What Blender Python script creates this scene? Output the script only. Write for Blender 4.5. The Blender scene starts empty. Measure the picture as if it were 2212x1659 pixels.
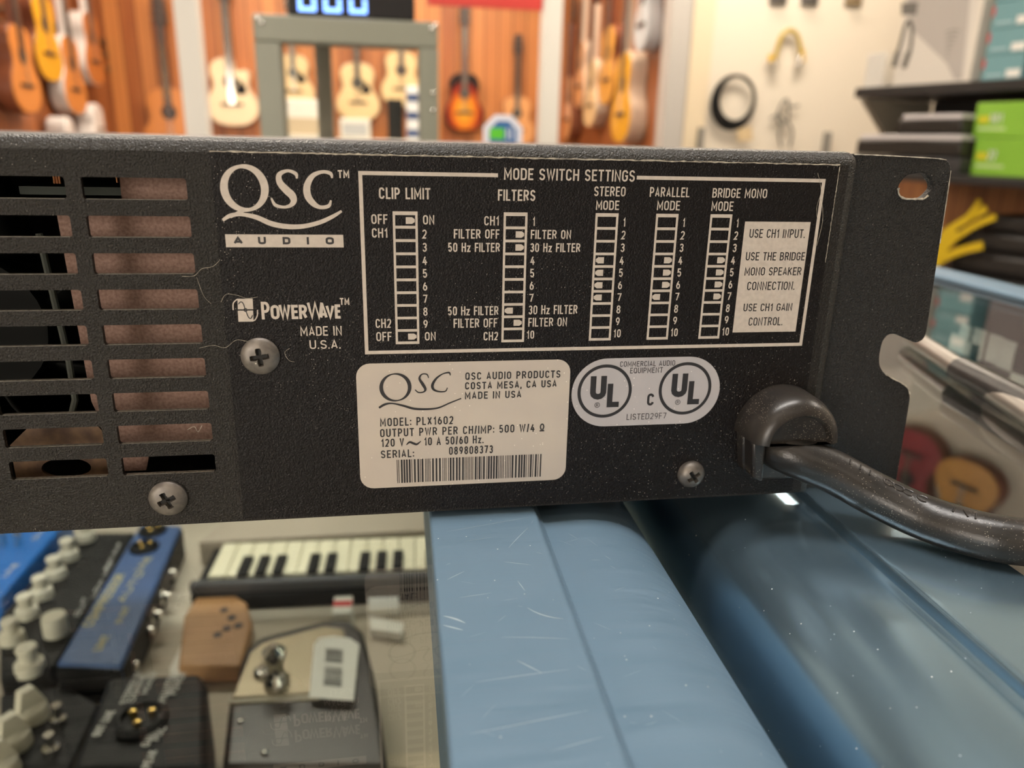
import bpy, bmesh, math, random
from mathutils import Vector, Matrix, Euler
random.seed(7)
scene = bpy.context.scene
COL = scene.collection
PI = math.pi
MM = 0.001

# ------------------------------------------------------------------ camera
F_PX, IMG_W, IMG_H = 1641.976, 2212, 1659
CAM_LOC = Vector((0.0, -0.17190, 0.08831))
CAM_R = (Matrix.Rotation(-0.16415125, 3, 'Z') @ Matrix.Rotation(1.26262848, 3, 'X') @ Matrix.Rotation(0.02376649, 3, 'Z'))
cam_d = bpy.data.cameras.new('camera')
cam = bpy.data.objects.new('camera', cam_d)
COL.objects.link(cam)
cam.matrix_world = Matrix.Translation(CAM_LOC) @ CAM_R.to_4x4()
cam_d.sensor_width = 36.0
cam_d.lens = 36.0 * F_PX / IMG_W
cam_d.clip_start = 0.01
cam_d.clip_end = 60
cam_d.dof.use_dof = True
cam_d.dof.focus_distance = 0.178
cam_d.dof.aperture_fstop = 13.0
scene.camera = cam

# ------------------------------------------------------------------ world, view
world = bpy.data.worlds.new('world')
scene.world = world
world.use_nodes = True
world.node_tree.nodes['Background'].inputs[0].default_value = (0.9, 0.85, 0.8, 1)
world.node_tree.nodes['Background'].inputs[1].default_value = 0.15
scene.view_settings.view_transform = 'Standard'
scene.view_settings.look = 'None'
scene.view_settings.gamma = 1
scene.view_settings.use_curve_mapping = False
scene.view_settings.exposure = 0.0

# lamps of the shop, plus one added shelf fill: name, position, size (x, y), colour, strength
LAMPS = [
    ('over counter', (0.00, 0.022, 1.70), (1.3, 0.09), (1.0, 0.95, 0.90), 95),
    ('behind viewer', (-0.7, -1.3, 1.70), (1.3, 0.16), (1.0, 0.88, 0.74), 7),
    ('aisle', (0.6, -2.4, 1.70), (1.3, 0.16), (1.0, 0.88, 0.74), 9),
    ('middle', (-0.7, 1.9, 1.70), (1.3, 0.30), (1.0, 0.88, 0.74), 34),
    ('middle right', (1.7, 3.0, 1.70), (1.3, 0.30), (1.0, 0.86, 0.70), 36),
    ('shelf fill', (2.3, 0.2, 1.70), (0.20, 1.2), (1.0, 0.90, 0.78), 40),  # added lamp, out of view, to brighten the shelf fronts
    ('guitar room left', (-0.9, 4.5, 1.70), (1.1, 0.30), (1.0, 0.86, 0.70), 46),
    ('guitar room right', (0.6, 4.5, 1.70), (1.1, 0.30), (1.0, 0.86, 0.70), 46),
]
# shop window in the wall behind the viewer, to the left: x range, z range, colour, strength
WINDOW = ((-3.25, -1.35), (-0.35, 1.15), (1.0, 0.90, 0.79), 14.5)

# ------------------------------------------------------------------ small helpers
def ray(u, v):
    return CAM_R @ Vector(((u - IMG_W / 2) / F_PX, (IMG_H / 2 - v) / F_PX, -1.0))

def at(u, v, y):
    """point of the room at distance y (metres) seen in that direction"""
    d = ray(u, v)
    return CAM_LOC + d * ((y - CAM_LOC.y) / d.y)

def atz(u, v, z):
    d = ray(u, v)
    return CAM_LOC + d * ((z - CAM_LOC.z) / d.z)

def atx(u, v, x):
    d = ray(u, v)
    return CAM_LOC + d * ((x - CAM_LOC.x) / d.x)

# ------------------------------------------------------------------ materials
def new_mat(name):
    m = bpy.data.materials.new(name)
    m.use_nodes = True
    nt = m.node_tree
    return m, nt, nt.nodes['Principled BSDF']

def P(name, col, rough=0.5, metal=0.0, spec=0.5, coat=0.0, emit=None, estr=0.0, noise=None, bump=None, aniso=None):
    """principled material; noise = (scale, other colour, amount); bump = (scale, strength, distance)"""
    m, nt, b = new_mat(name)
    b.inputs['Base Color'].default_value = (*col, 1)
    b.inputs['Roughness'].default_value = rough
    b.inputs['Metallic'].default_value = metal
    b.inputs['Specular IOR Level'].default_value = spec
    b.inputs['Coat Weight'].default_value = coat
    b.inputs['Coat Roughness'].default_value = 0.08
    if emit:
        b.inputs['Emission Color'].default_value = (*emit, 1)
        b.inputs['Emission Strength'].default_value = estr
    tc = nt.nodes.new('ShaderNodeTexCoord')
    if noise:
        n = nt.nodes.new('ShaderNodeTexNoise')
        n.inputs['Scale'].default_value = noise[0]
        n.inputs['Detail'].default_value = 4
        nt.links.new(tc.outputs['Object'], n.inputs['Vector'])
        r = nt.nodes.new('ShaderNodeMapRange')
        r.inputs['From Min'].default_value = 0.35
        r.inputs['From Max'].default_value = 0.65
        r.inputs['To Max'].default_value = noise[2]
        nt.links.new(n.outputs['Fac'], r.inputs['Value'])
        mx = nt.nodes.new('ShaderNodeMix'); mx.data_type = 'RGBA'
        mx.inputs['A'].default_value = (*col, 1)
        mx.inputs['B'].default_value = (*noise[1], 1)
        nt.links.new(r.outputs['Result'], mx.inputs['Factor'])
        nt.links.new(mx.outputs['Result'], b.inputs['Base Color'])
    if bump:
        n2 = nt.nodes.new('ShaderNodeTexNoise')
        n2.inputs['Scale'].default_value = bump[0]
        n2.inputs['Detail'].default_value = 2
        nt.links.new(tc.outputs['Object'], n2.inputs['Vector'])
        bp = nt.nodes.new('ShaderNodeBump')
        bp.inputs['Strength'].default_value = bump[1]
        bp.inputs['Distance'].default_value = bump[2]
        nt.links.new(n2.outputs['Fac'], bp.inputs['Height'])
        nt.links.new(bp.outputs['Normal'], b.inputs['Normal'])
    return m

def add_dust(m, scale, radius, keep, col=(0.55, 0.50, 0.42), patch=None):
    """scattered pale dust specks: voronoi dots, only a share of the cells kept"""
    nt = m.node_tree
    b = nt.nodes['Principled BSDF']
    tc = nt.nodes.new('ShaderNodeTexCoord')
    vo = nt.nodes.new('ShaderNodeTexVoronoi')
    vo.inputs['Scale'].default_value = scale
    nt.links.new(tc.outputs['Object'], vo.inputs['Vector'])
    lt = nt.nodes.new('ShaderNodeMath'); lt.operation = 'LESS_THAN'
    lt.inputs[1].default_value = radius
    nt.links.new(vo.outputs['Distance'], lt.inputs[0])
    sep = nt.nodes.new('ShaderNodeSeparateColor')
    nt.links.new(vo.outputs['Color'], sep.inputs[0])
    lk = nt.nodes.new('ShaderNodeMath'); lk.operation = 'LESS_THAN'
    lk.inputs[1].default_value = keep
    nt.links.new(sep.outputs[0], lk.inputs[0])
    mu = nt.nodes.new('ShaderNodeMath'); mu.operation = 'MULTIPLY'
    nt.links.new(lt.outputs[0], mu.inputs[0]); nt.links.new(lk.outputs[0], mu.inputs[1])
    fac = mu.outputs[0]
    if patch:
        n = nt.nodes.new('ShaderNodeTexNoise'); n.inputs['Scale'].default_value = patch[0]
        nt.links.new(tc.outputs['Object'], n.inputs['Vector'])
        r = nt.nodes.new('ShaderNodeMapRange')
        r.inputs['From Min'].default_value = patch[1]; r.inputs['From Max'].default_value = patch[2]
        nt.links.new(n.outputs['Fac'], r.inputs['Value'])
        m2 = nt.nodes.new('ShaderNodeMath'); m2.operation = 'MULTIPLY'
        nt.links.new(fac, m2.inputs[0]); nt.links.new(r.outputs['Result'], m2.inputs[1])
        fac = m2.outputs[0]
    mx = nt.nodes.new('ShaderNodeMix'); mx.data_type = 'RGBA'
    src = b.inputs['Base Color'].links[0].from_socket if b.inputs['Base Color'].links else None
    if src: nt.links.new(src, mx.inputs['A'])
    else: mx.inputs['A'].default_value = b.inputs['Base Color'].default_value
    mx.inputs['B'].default_value = (*col, 1)
    nt.links.new(fac, mx.inputs['Factor'])
    nt.links.new(mx.outputs['Result'], b.inputs['Base Color'])
    if b.inputs['Metallic'].default_value > 0:
        inv = nt.nodes.new('ShaderNodeMath'); inv.operation = 'MULTIPLY_ADD'
        v0 = b.inputs['Metallic'].default_value
        inv.inputs[1].default_value = -v0; inv.inputs[2].default_value = v0
        nt.links.new(fac, inv.inputs[0]); nt.links.new(inv.outputs[0], b.inputs['Metallic'])
    return m

def glass_mat(name, tint=(0.96, 0.985, 0.975), f0=0.045):
    """thin clear sheet: transparent, with a reflection that grows at shallow angles"""
    m = bpy.data.materials.new(name); m.use_nodes = True
    nt = m.node_tree; nt.nodes.clear()
    out = nt.nodes.new('ShaderNodeOutputMaterial')
    tr = nt.nodes.new('ShaderNodeBsdfTransparent'); tr.inputs[0].default_value = (*tint, 1)
    gl = nt.nodes.new('ShaderNodeBsdfGlossy'); gl.inputs['Roughness'].default_value = 0.0
    ge = nt.nodes.new('ShaderNodeNewGeometry')
    dt = nt.nodes.new('ShaderNodeVectorMath'); dt.operation = 'DOT_PRODUCT'
    nt.links.new(ge.outputs['Normal'], dt.inputs[0]); nt.links.new(ge.outputs['Incoming'], dt.inputs[1])
    ab = nt.nodes.new('ShaderNodeMath'); ab.operation = 'ABSOLUTE'
    nt.links.new(dt.outputs['Value'], ab.inputs[0])
    om = nt.nodes.new('ShaderNodeMath'); om.operation = 'SUBTRACT'; om.inputs[0].default_value = 1
    nt.links.new(ab.outputs[0], om.inputs[1])
    pw = nt.nodes.new('ShaderNodeMath'); pw.operation = 'POWER'; pw.inputs[1].default_value = 5
    nt.links.new(om.outputs[0], pw.inputs[0])
    ma = nt.nodes.new('ShaderNodeMath'); ma.operation = 'MULTIPLY_ADD'
    ma.inputs[1].default_value = 1 - f0; ma.inputs[2].default_value = f0
    nt.links.new(pw.outputs[0], ma.inputs[0])
    mx = nt.nodes.new('ShaderNodeMixShader')
    nt.links.new(ma.outputs[0], mx.inputs[0]); nt.links.new(tr.outputs[0], mx.inputs[1]); nt.links.new(gl.outputs[0], mx.inputs[2])
    nt.links.new(mx.outputs[0], out.inputs[0])
    return m

def plank_mat(name, c1, c2, width, axis='X', rough=0.45):
    """vertical boards with darker joints and a streaked grain"""
    m, nt, b = new_mat(name)
    b.inputs['Roughness'].default_value = rough
    tc = nt.nodes.new('ShaderNodeTexCoord')
    sp = nt.nodes.new('ShaderNodeSeparateXYZ'); nt.links.new(tc.outputs['Object'], sp.inputs[0])
    dv = nt.nodes.new('ShaderNodeMath'); dv.operation = 'DIVIDE'; dv.inputs[1].default_value = width
    nt.links.new(sp.outputs[axis], dv.inputs[0])
    fl = nt.nodes.new('ShaderNodeMath'); fl.operation = 'FLOOR'; nt.links.new(dv.outputs[0], fl.inputs[0])
    fr = nt.nodes.new('ShaderNodeMath'); fr.operation = 'FRACT'; nt.links.new(dv.outputs[0], fr.inputs[0])
    wn = nt.nodes.new('ShaderNodeTexWhiteNoise'); wn.noise_dimensions = '1D'; nt.links.new(fl.outputs[0], wn.inputs['W'])
    mp = nt.nodes.new('ShaderNodeMapping')
    mp.inputs['Scale'].default_value = (14, 14, 0.9)
    nt.links.new(tc.outputs['Object'], mp.inputs[0])
    no = nt.nodes.new('ShaderNodeTexNoise'); no.inputs['Scale'].default_value = 2.0; no.inputs['Detail'].default_value = 5
    nt.links.new(mp.outputs[0], no.inputs['Vector'])
    ad = nt.nodes.new('ShaderNodeMath'); ad.operation = 'ADD'
    nt.links.new(wn.outputs['Value'], ad.inputs[0]); nt.links.new(no.outputs['Fac'], ad.inputs[1])
    mr = nt.nodes.new('ShaderNodeMapRange'); mr.inputs['From Min'].default_value = 0.35; mr.inputs['From Max'].default_value = 1.5
    nt.links.new(ad.outputs[0], mr.inputs['Value'])
    mx = nt.nodes.new('ShaderNodeMix'); mx.data_type = 'RGBA'
    mx.inputs['A'].default_value = (*c1, 1); mx.inputs['B'].default_value = (*c2, 1)
    nt.links.new(mr.outputs['Result'], mx.inputs['Factor'])
    lt = nt.nodes.new('ShaderNodeMath'); lt.operation = 'LESS_THAN'; lt.inputs[1].default_value = 0.07
    nt.links.new(fr.outputs[0], lt.inputs[0])
    m2 = nt.nodes.new('ShaderNodeMix'); m2.data_type = 'RGBA'
    nt.links.new(lt.outputs[0], m2.inputs['Factor']); nt.links.new(mx.outputs['Result'], m2.inputs['A'])
    m2.inputs['B'].default_value = (c1[0] * 0.35, c1[1] * 0.3, c1[2] * 0.3, 1)
    nt.links.new(m2.outputs['Result'], b.inputs['Base Color'])
    return m

M = {}
M['powder'] = add_dust(P('black powder coat', (0.014, 0.012, 0.010), 0.40, spec=0.28, bump=(2300, 0.9, 0.0005)), 2300, 0.22, 0.035, col=(.32, .29, .25), patch=(14, 0.40, 0.62))
M['overlay'] = add_dust(P('dark printed overlay', (0.007, 0.0055, 0.0055), 0.36, spec=0.20, bump=(2600, 0.8, 0.0004)), 2500, 0.24, 0.11, col=(.36, .33, .29), patch=(22, 0.42, 0.60))
M['print'] = P('warm white print', (0.54, 0.475, 0.41), 0.6, noise=(900, (0.45, 0.395, 0.34), 0.7))
M['ink'] = P('black ink', (0.016, 0.014, 0.015), 0.55)
M['label'] = add_dust(P('matte beige label', (0.51, 0.45, 0.38), 0.5, noise=(70, (0.46, 0.405, 0.355), 0.8)), 1700, 0.20, 0.05, col=(0.80, 0.75, 0.66))
M['silver_label'] = add_dust(P('silver grey label', (0.44, 0.415, 0.415), 0.5, noise=(90, (0.39, 0.37, 0.38), 0.8)), 1700, 0.20, 0.06, col=(0.80, 0.77, 0.72))
M['dust'] = P('settled dust', (0.50, 0.45, 0.36), 0.9, noise=(900, (0.20, 0.18, 0.15), 0.9))
M['screw'] = add_dust(P('blackened zinc', (0.12, 0.108, 0.096), 0.45, metal=0.6, noise=(500, (0.22, 0.195, 0.17), 0.8)), 900, 0.2, 0.05)
M['powder_lid'] = add_dust(P('black powder coat of the cover', (0.016, 0.015, 0.013), 0.36, spec=0.5, bump=(2300, 0.9, 0.0005)), 2300, 0.22, 0.04, col=(.36, .33, .29), patch=(14, 0.40, 0.62))
M['powder_ear'] = add_dust(P('black powder coat of the ear', (0.013, 0.012, 0.011), 0.40, spec=0.34, bump=(2300, 1.0, 0.0008)), 1300, 0.17, 0.06, col=(.22, .20, .18))
M['recess'] = P('screw recess', (0.01, 0.009, 0.008), 0.7)
M['rubber'] = add_dust(P('black rubber', (0.014, 0.013, 0.012), 0.32, spec=0.38, noise=(160, (0.034, 0.029, 0.025), 0.5), bump=(1500, 0.25, 0.0002)), 2600, 0.28, 0.22, col=(0.22, 0.195, 0.165), patch=(60, 0.42, 0.60))
M['strain'] = add_dust(P('black nylon', (0.015, 0.013, 0.012), 0.32, spec=0.38, noise=(220, (0.032, 0.027, 0.022), 0.5)), 2600, 0.30, 0.40, col=(0.20, 0.175, 0.14), patch=(80, 0.40, 0.58))
M['fishpaper'] = P('brown pressed paper', (0.20, 0.115, 0.085), 0.85, noise=(1400, (0.30, 0.19, 0.15), 1.0))
M['inside'] = P('black inner metal', (0.006, 0.006, 0.006), 0.6)
M['pcb'] = P('dark green circuit board', (0.016, 0.030, 0.012), 0.5)
M['copper'] = P('copper wire', (0.75, 0.36, 0.18), 0.3, metal=1)
M['fan'] = P('grey black fan plastic', (0.007, 0.0075, 0.0065), 0.6, spec=0.12)
M['heatsink'] = P('dusty brown bracket', (0.22, 0.13, 0.07), 0.7, noise=(300, (0.09, 0.05, 0.035), 0.9))

def blue_metal(name, streak, metal, r0, r1, c0, c1, bump):
    m = P(name, c0, 0.36, metal=metal)
    nt = m.node_tree; b = nt.nodes['Principled BSDF']
    tc = nt.nodes.new('ShaderNodeTexCoord')
    mp = nt.nodes.new('ShaderNodeMapping'); mp.inputs['Scale'].default_value = streak
    nt.links.new(tc.outputs['Object'], mp.inputs[0])
    n = nt.nodes.new('ShaderNodeTexNoise'); n.inputs['Scale'].default_value = 1; n.inputs['Detail'].default_value = 5
    nt.links.new(mp.outputs[0], n.inputs['Vector'])
    r = nt.nodes.new('ShaderNodeMapRange'); r.inputs['From Min'].default_value = 0.3; r.inputs['From Max'].default_value = 0.7; r.inputs['To Min'].default_value = r0; r.inputs['To Max'].default_value = r1
    nt.links.new(n.outputs['Fac'], r.inputs['Value']); nt.links.new(r.outputs['Result'], b.inputs['Roughness'])
    mx = nt.nodes.new('ShaderNodeMix'); mx.data_type = 'RGBA'
    mx.inputs['A'].default_value = (*c0, 1); mx.inputs['B'].default_value = (*c1, 1)
    nt.links.new(n.outputs['Fac'], mx.inputs['Factor']); nt.links.new(mx.outputs['Result'], b.inputs['Base Color'])
    bp = nt.nodes.new('ShaderNodeBump'); bp.inputs['Strength'].default_value = bump; bp.inputs['Distance'].default_value = 0.0002
    nt.links.new(n.outputs['Fac'], bp.inputs['Height']); nt.links.new(bp.outputs['Normal'], b.inputs['Normal'])
    add_dust(m, 900, 0.15, 0.05, col=(0.62, 0.66, 0.66), patch=(35, 0.45, 0.60))
    return m
M['blue_rail'] = blue_metal('worn satin blue metal', (60, 1400, 60), 0.30, 0.38, 0.55, (0.110, 0.190, 0.265), (0.150, 0.222, 0.295), 0.12)
M['blue_gloss'] = blue_metal('glossy blue anodised metal', (9, 5, 9), 0.92, 0.22, 0.26, (0.335, 0.515, 0.655), (0.35, 0.53, 0.665), 0.0)
M['scratch'] = P('bare scratched metal', (0.42, 0.50, 0.56), 0.35, metal=0.5)
M['glass'] = glass_mat('clear showcase glass', f0=0.085)
M['glass_plain'] = glass_mat('clear pane', f0=0.08)
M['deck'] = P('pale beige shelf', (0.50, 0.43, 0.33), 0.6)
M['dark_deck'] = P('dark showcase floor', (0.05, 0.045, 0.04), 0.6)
M['carcass'] = P('grey laminate', (0.22, 0.21, 0.20), 0.5)

# ------------------------------------------------------------------ mesh building
class MB:
    """collects shapes (metres) and links them as one mesh object"""
    def __init__(s):
        s.v = []; s.f = []
    def add(s, vs, fs, mat4=None):
        o = len(s.v)
        for p in vs:
            p = Vector(p)
            s.v.append(mat4 @ p if mat4 else p)
        s.f += [tuple(i + o for i in f) for f in fs]
        return s
    def box(s, c, d, mat4=None):
        x, y, z = d[0] / 2, d[1] / 2, d[2] / 2
        vs = [(c[0] + a * x, c[1] + b * y, c[2] + e * z) for a in (-1, 1) for b in (-1, 1) for e in (-1, 1)]
        return s.add(vs, [(0, 1, 3, 2), (4, 6, 7, 5), (0, 4, 5, 1), (2, 3, 7, 6), (0, 2, 6, 4), (1, 5, 7, 3)], mat4)
    def lo_hi(s, lo, hi, mat4=None):
        return s.box([(a + b) / 2 for a, b in zip(lo, hi)], [b - a for a, b in zip(lo, hi)], mat4)
    def prism(s, poly, a0, a1, axis='y', mat4=None):
        """polygon swept along an axis; poly is (x,z) for y, (y,z) for x, (x,y) for z"""
        def put(p, a):
            return {'y': (p[0], a, p[1]), 'x': (a, p[0], p[1]), 'z': (p[0], p[1], a)}[axis]
        n = len(poly)
        vs = [put(p, a0) for p in poly] + [put(p, a1) for p in poly]
        fs = [tuple(range(n)), tuple(range(2 * n - 1, n - 1, -1))] + [(i, (i + 1) % n, n + (i + 1) % n, n + i) for i in range(n)]
        return s.add(vs, fs, mat4)
    def quad(s, a, b, c, d, mat4=None):
        return s.add([a, b, c, d], [(0, 1, 2, 3)], mat4)
    def lathe(s, prof, n=24, mat4=None, close=True):
        """profile of (radius, height) turned about z"""
        vs = []; fs = []
        for r, h in prof:
            for i in range(n):
                a = 2 * PI * i / n
                vs.append((r * math.cos(a), r * math.sin(a), h))
        m = len(prof)
        for j in range(m - 1):
            for i in range(n):
                k = (i + 1) % n
                fs.append((j * n + i, j * n + k, (j + 1) * n + k, (j + 1) * n + i))
        if close:
            fs.append(tuple(range(n - 1, -1, -1))); fs.append(tuple((m - 1) * n + i for i in range(n)))
        return s.add(vs, fs, mat4)
    def tube(s, pts, r, n=12, mat4=None, caps=True):
        pts = [Vector(p) for p in pts]
        vs = []; fs = []
        up = None
        for i, p in enumerate(pts):
            t = (pts[min(i + 1, len(pts) - 1)] - pts[max(i - 1, 0)]).normalized()
            if up is None:
                up = Vector((0, 0, 1)) if abs(t.z) < 0.9 else Vector((1, 0, 0))
            a = t.cross(up).normalized(); up = a.cross(t).normalized()
            rr = r[i] if isinstance(r, (list, tuple)) else r
            for k in range(n):
                an = 2 * PI * k / n
                vs.append(p + a * rr * math.cos(an) + up * rr * math.sin(an))
        for i in range(len(pts) - 1):
            for k in range(n):
                k2 = (k + 1) % n
                fs.append((i * n + k, i * n + k2, (i + 1) * n + k2, (i + 1) * n + k))
        if caps:
            fs.append(tuple(range(n - 1, -1, -1))); fs.append(tuple((len(pts) - 1) * n + k for k in range(n)))
        return s.add(vs, fs, mat4)
    def ribbon(s, pts, w, y=0.0, closed=False, mat4=None):
        """flat stroke in the xz plane (metres), with constant or per-point width; crossing strokes lie in hair-thin layers"""
        s.layer = (getattr(s, 'layer', 0) + 1) % 40
        y -= s.layer * 2e-6
        n = len(pts)
        L = []; Rr = []
        for i, p in enumerate(pts):
            p = Vector((p[0], p[1]))
            a = Vector(pts[(i - 1) % n]) if (closed or i > 0) else None
            c = Vector(pts[(i + 1) % n]) if (closed or i < n - 1) else None
            ww = (w[i] if isinstance(w, (list, tuple)) else w) / 2
            d1 = (p - a).normalized() if a is not None and (p - a).length > 1e-9 else None
            d2 = (c - p).normalized() if c is not None and (c - p).length > 1e-9 else None
            if d1 is None: d1 = d2
            if d2 is None: d2 = d1
            n1 = Vector((-d1.y, d1.x)); n2 = Vector((-d2.y, d2.x))
            mt = n1 + n2
            if mt.length < 0.2: mt = n1
            mt.normalize()
            k = ww / max(0.45, mt.dot(n1))
            L.append(p + mt * k); Rr.append(p - mt * k)
        vs = [(q.x, y - i * 4e-7, q.y) for i, q in enumerate(L)] + [(q.x, y - i * 4e-7, q.y) for i, q in enumerate(Rr)]
        fs = [(i, (i + 1) % n, n + (i + 1) % n, n + i) for i in range(n if closed else n - 1)]
        return s.add(vs, fs, mat4)
    def fill(s, pts, y=0.0, mat4=None):
        return s.add([(p[0], y, p[1]) for p in pts], [tuple(range(len(pts)))], mat4)
    def build(s, name, mat, parent=None, smooth=False, bevel=0.0, seg=2, local=False, auto=40):
        me = bpy.data.meshes.new(name)
        off = origin_of(parent) if (parent and not local) else Vector((0, 0, 0))
        me.from_pydata([tuple(p - off) for p in s.v], [], s.f)
        me.validate(); me.update()
        bm = bmesh.new(); bm.from_mesh(me)
        bmesh.ops.recalc_face_normals(bm, faces=bm.faces)
        bm.to_mesh(me); bm.free()
        o = bpy.data.objects.new(name, me)
        COL.objects.link(o)
        me.materials.append(M[mat] if isinstance(mat, str) else mat)
        if parent: o.parent = parent
        if bevel > 0:
            bv = o.modifiers.new('bevel', 'BEVEL'); bv.width = bevel; bv.segments = seg; bv.limit_method = 'ANGLE'; bv.angle_limit = math.radians(35)
            smooth = True
        if smooth:
            for p in me.polygons: p.use_smooth = True
            try:
                me.set_sharp_from_angle(angle=math.radians(auto))
            except Exception:
                pass
        return o

WORLD = {}
def origin_of(o):
    while o.parent: o = o.parent
    return WORLD.get(o.name, Vector((0, 0, 0)))
def thing(name, label, cat, loc=(0, 0, 0), rotz=0.0, group=None):
    o = bpy.data.objects.new(name, None)
    o.empty_display_size = 0.02
    COL.objects.link(o)
    o.location = loc; o.rotation_euler = (0, 0, rotz)
    WORLD[o.name] = Vector(loc)
    o['label'] = label; o['category'] = cat
    if group: o['group'] = group
    return o

def tag(o, label, cat, group=None, kind=None):
    o['label'] = label; o['category'] = cat
    if group: o['group'] = group
    if kind: o['kind'] = kind
    return o

def struct(o, label=None):
    o['kind'] = 'structure'
    if label: o['label'] = label
    return o

def rounded(x0, z0, x1, z1, r, n=5):
    pts = []
    for cx, cz, a0 in ((x1 - r, z1 - r, 0), (x0 + r, z1 - r, 90), (x0 + r, z0 + r, 180), (x1 - r, z0 + r, 270)):
        for i in range(n + 1):
            a = math.radians(a0 + 90 * i / n)
            pts.append((cx + r * math.cos(a), cz + r * math.sin(a)))
    return pts

def plate(name, loops, y0, y1, mat, parent=None, bevel=0.0, local=False):
    """flat plate in the xz plane with holes (first loop outline, others holes), from y0 to y1; loops in metres"""
    S = 1000.0
    cu = bpy.data.curves.new(name, 'CURVE'); cu.dimensions = '2D'; cu.fill_mode = 'BOTH'
    cu.extrude = abs(y1 - y0) / 2 * S - bevel * S
    cu.bevel_depth = bevel * S; cu.bevel_resolution = 2
    if bevel: cu.offset = -bevel * S
    for lp in loops:
        sp = cu.splines.new('POLY'); sp.points.add(len(lp) - 1); sp.use_cyclic_u = True
        for i, p in enumerate(lp): sp.points[i].co = (p[0] * S, p[1] * S, 0, 1)
    tmp = bpy.data.objects.new('tmp', cu); COL.objects.link(tmp)
    dg = bpy.context.evaluated_depsgraph_get(); dg.update()
    me = bpy.data.meshes.new_from_object(tmp.evaluated_get(dg))
    bpy.data.objects.remove(tmp)
    ym = (y0 + y1) / 2
    off = origin_of(parent) if (parent and not local) else Vector((0, 0, 0))
    for v in me.vertices:
        x, y, z = v.co
        v.co = Vector((x / S, ym - z / S, y / S)) - off
    me.name = name
    o = bpy.data.objects.new(name, me); COL.objects.link(o)
    me.materials.clear(); me.materials.append(M[mat] if isinstance(mat, str) else mat)
    if parent: o.parent = parent
    return o

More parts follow.
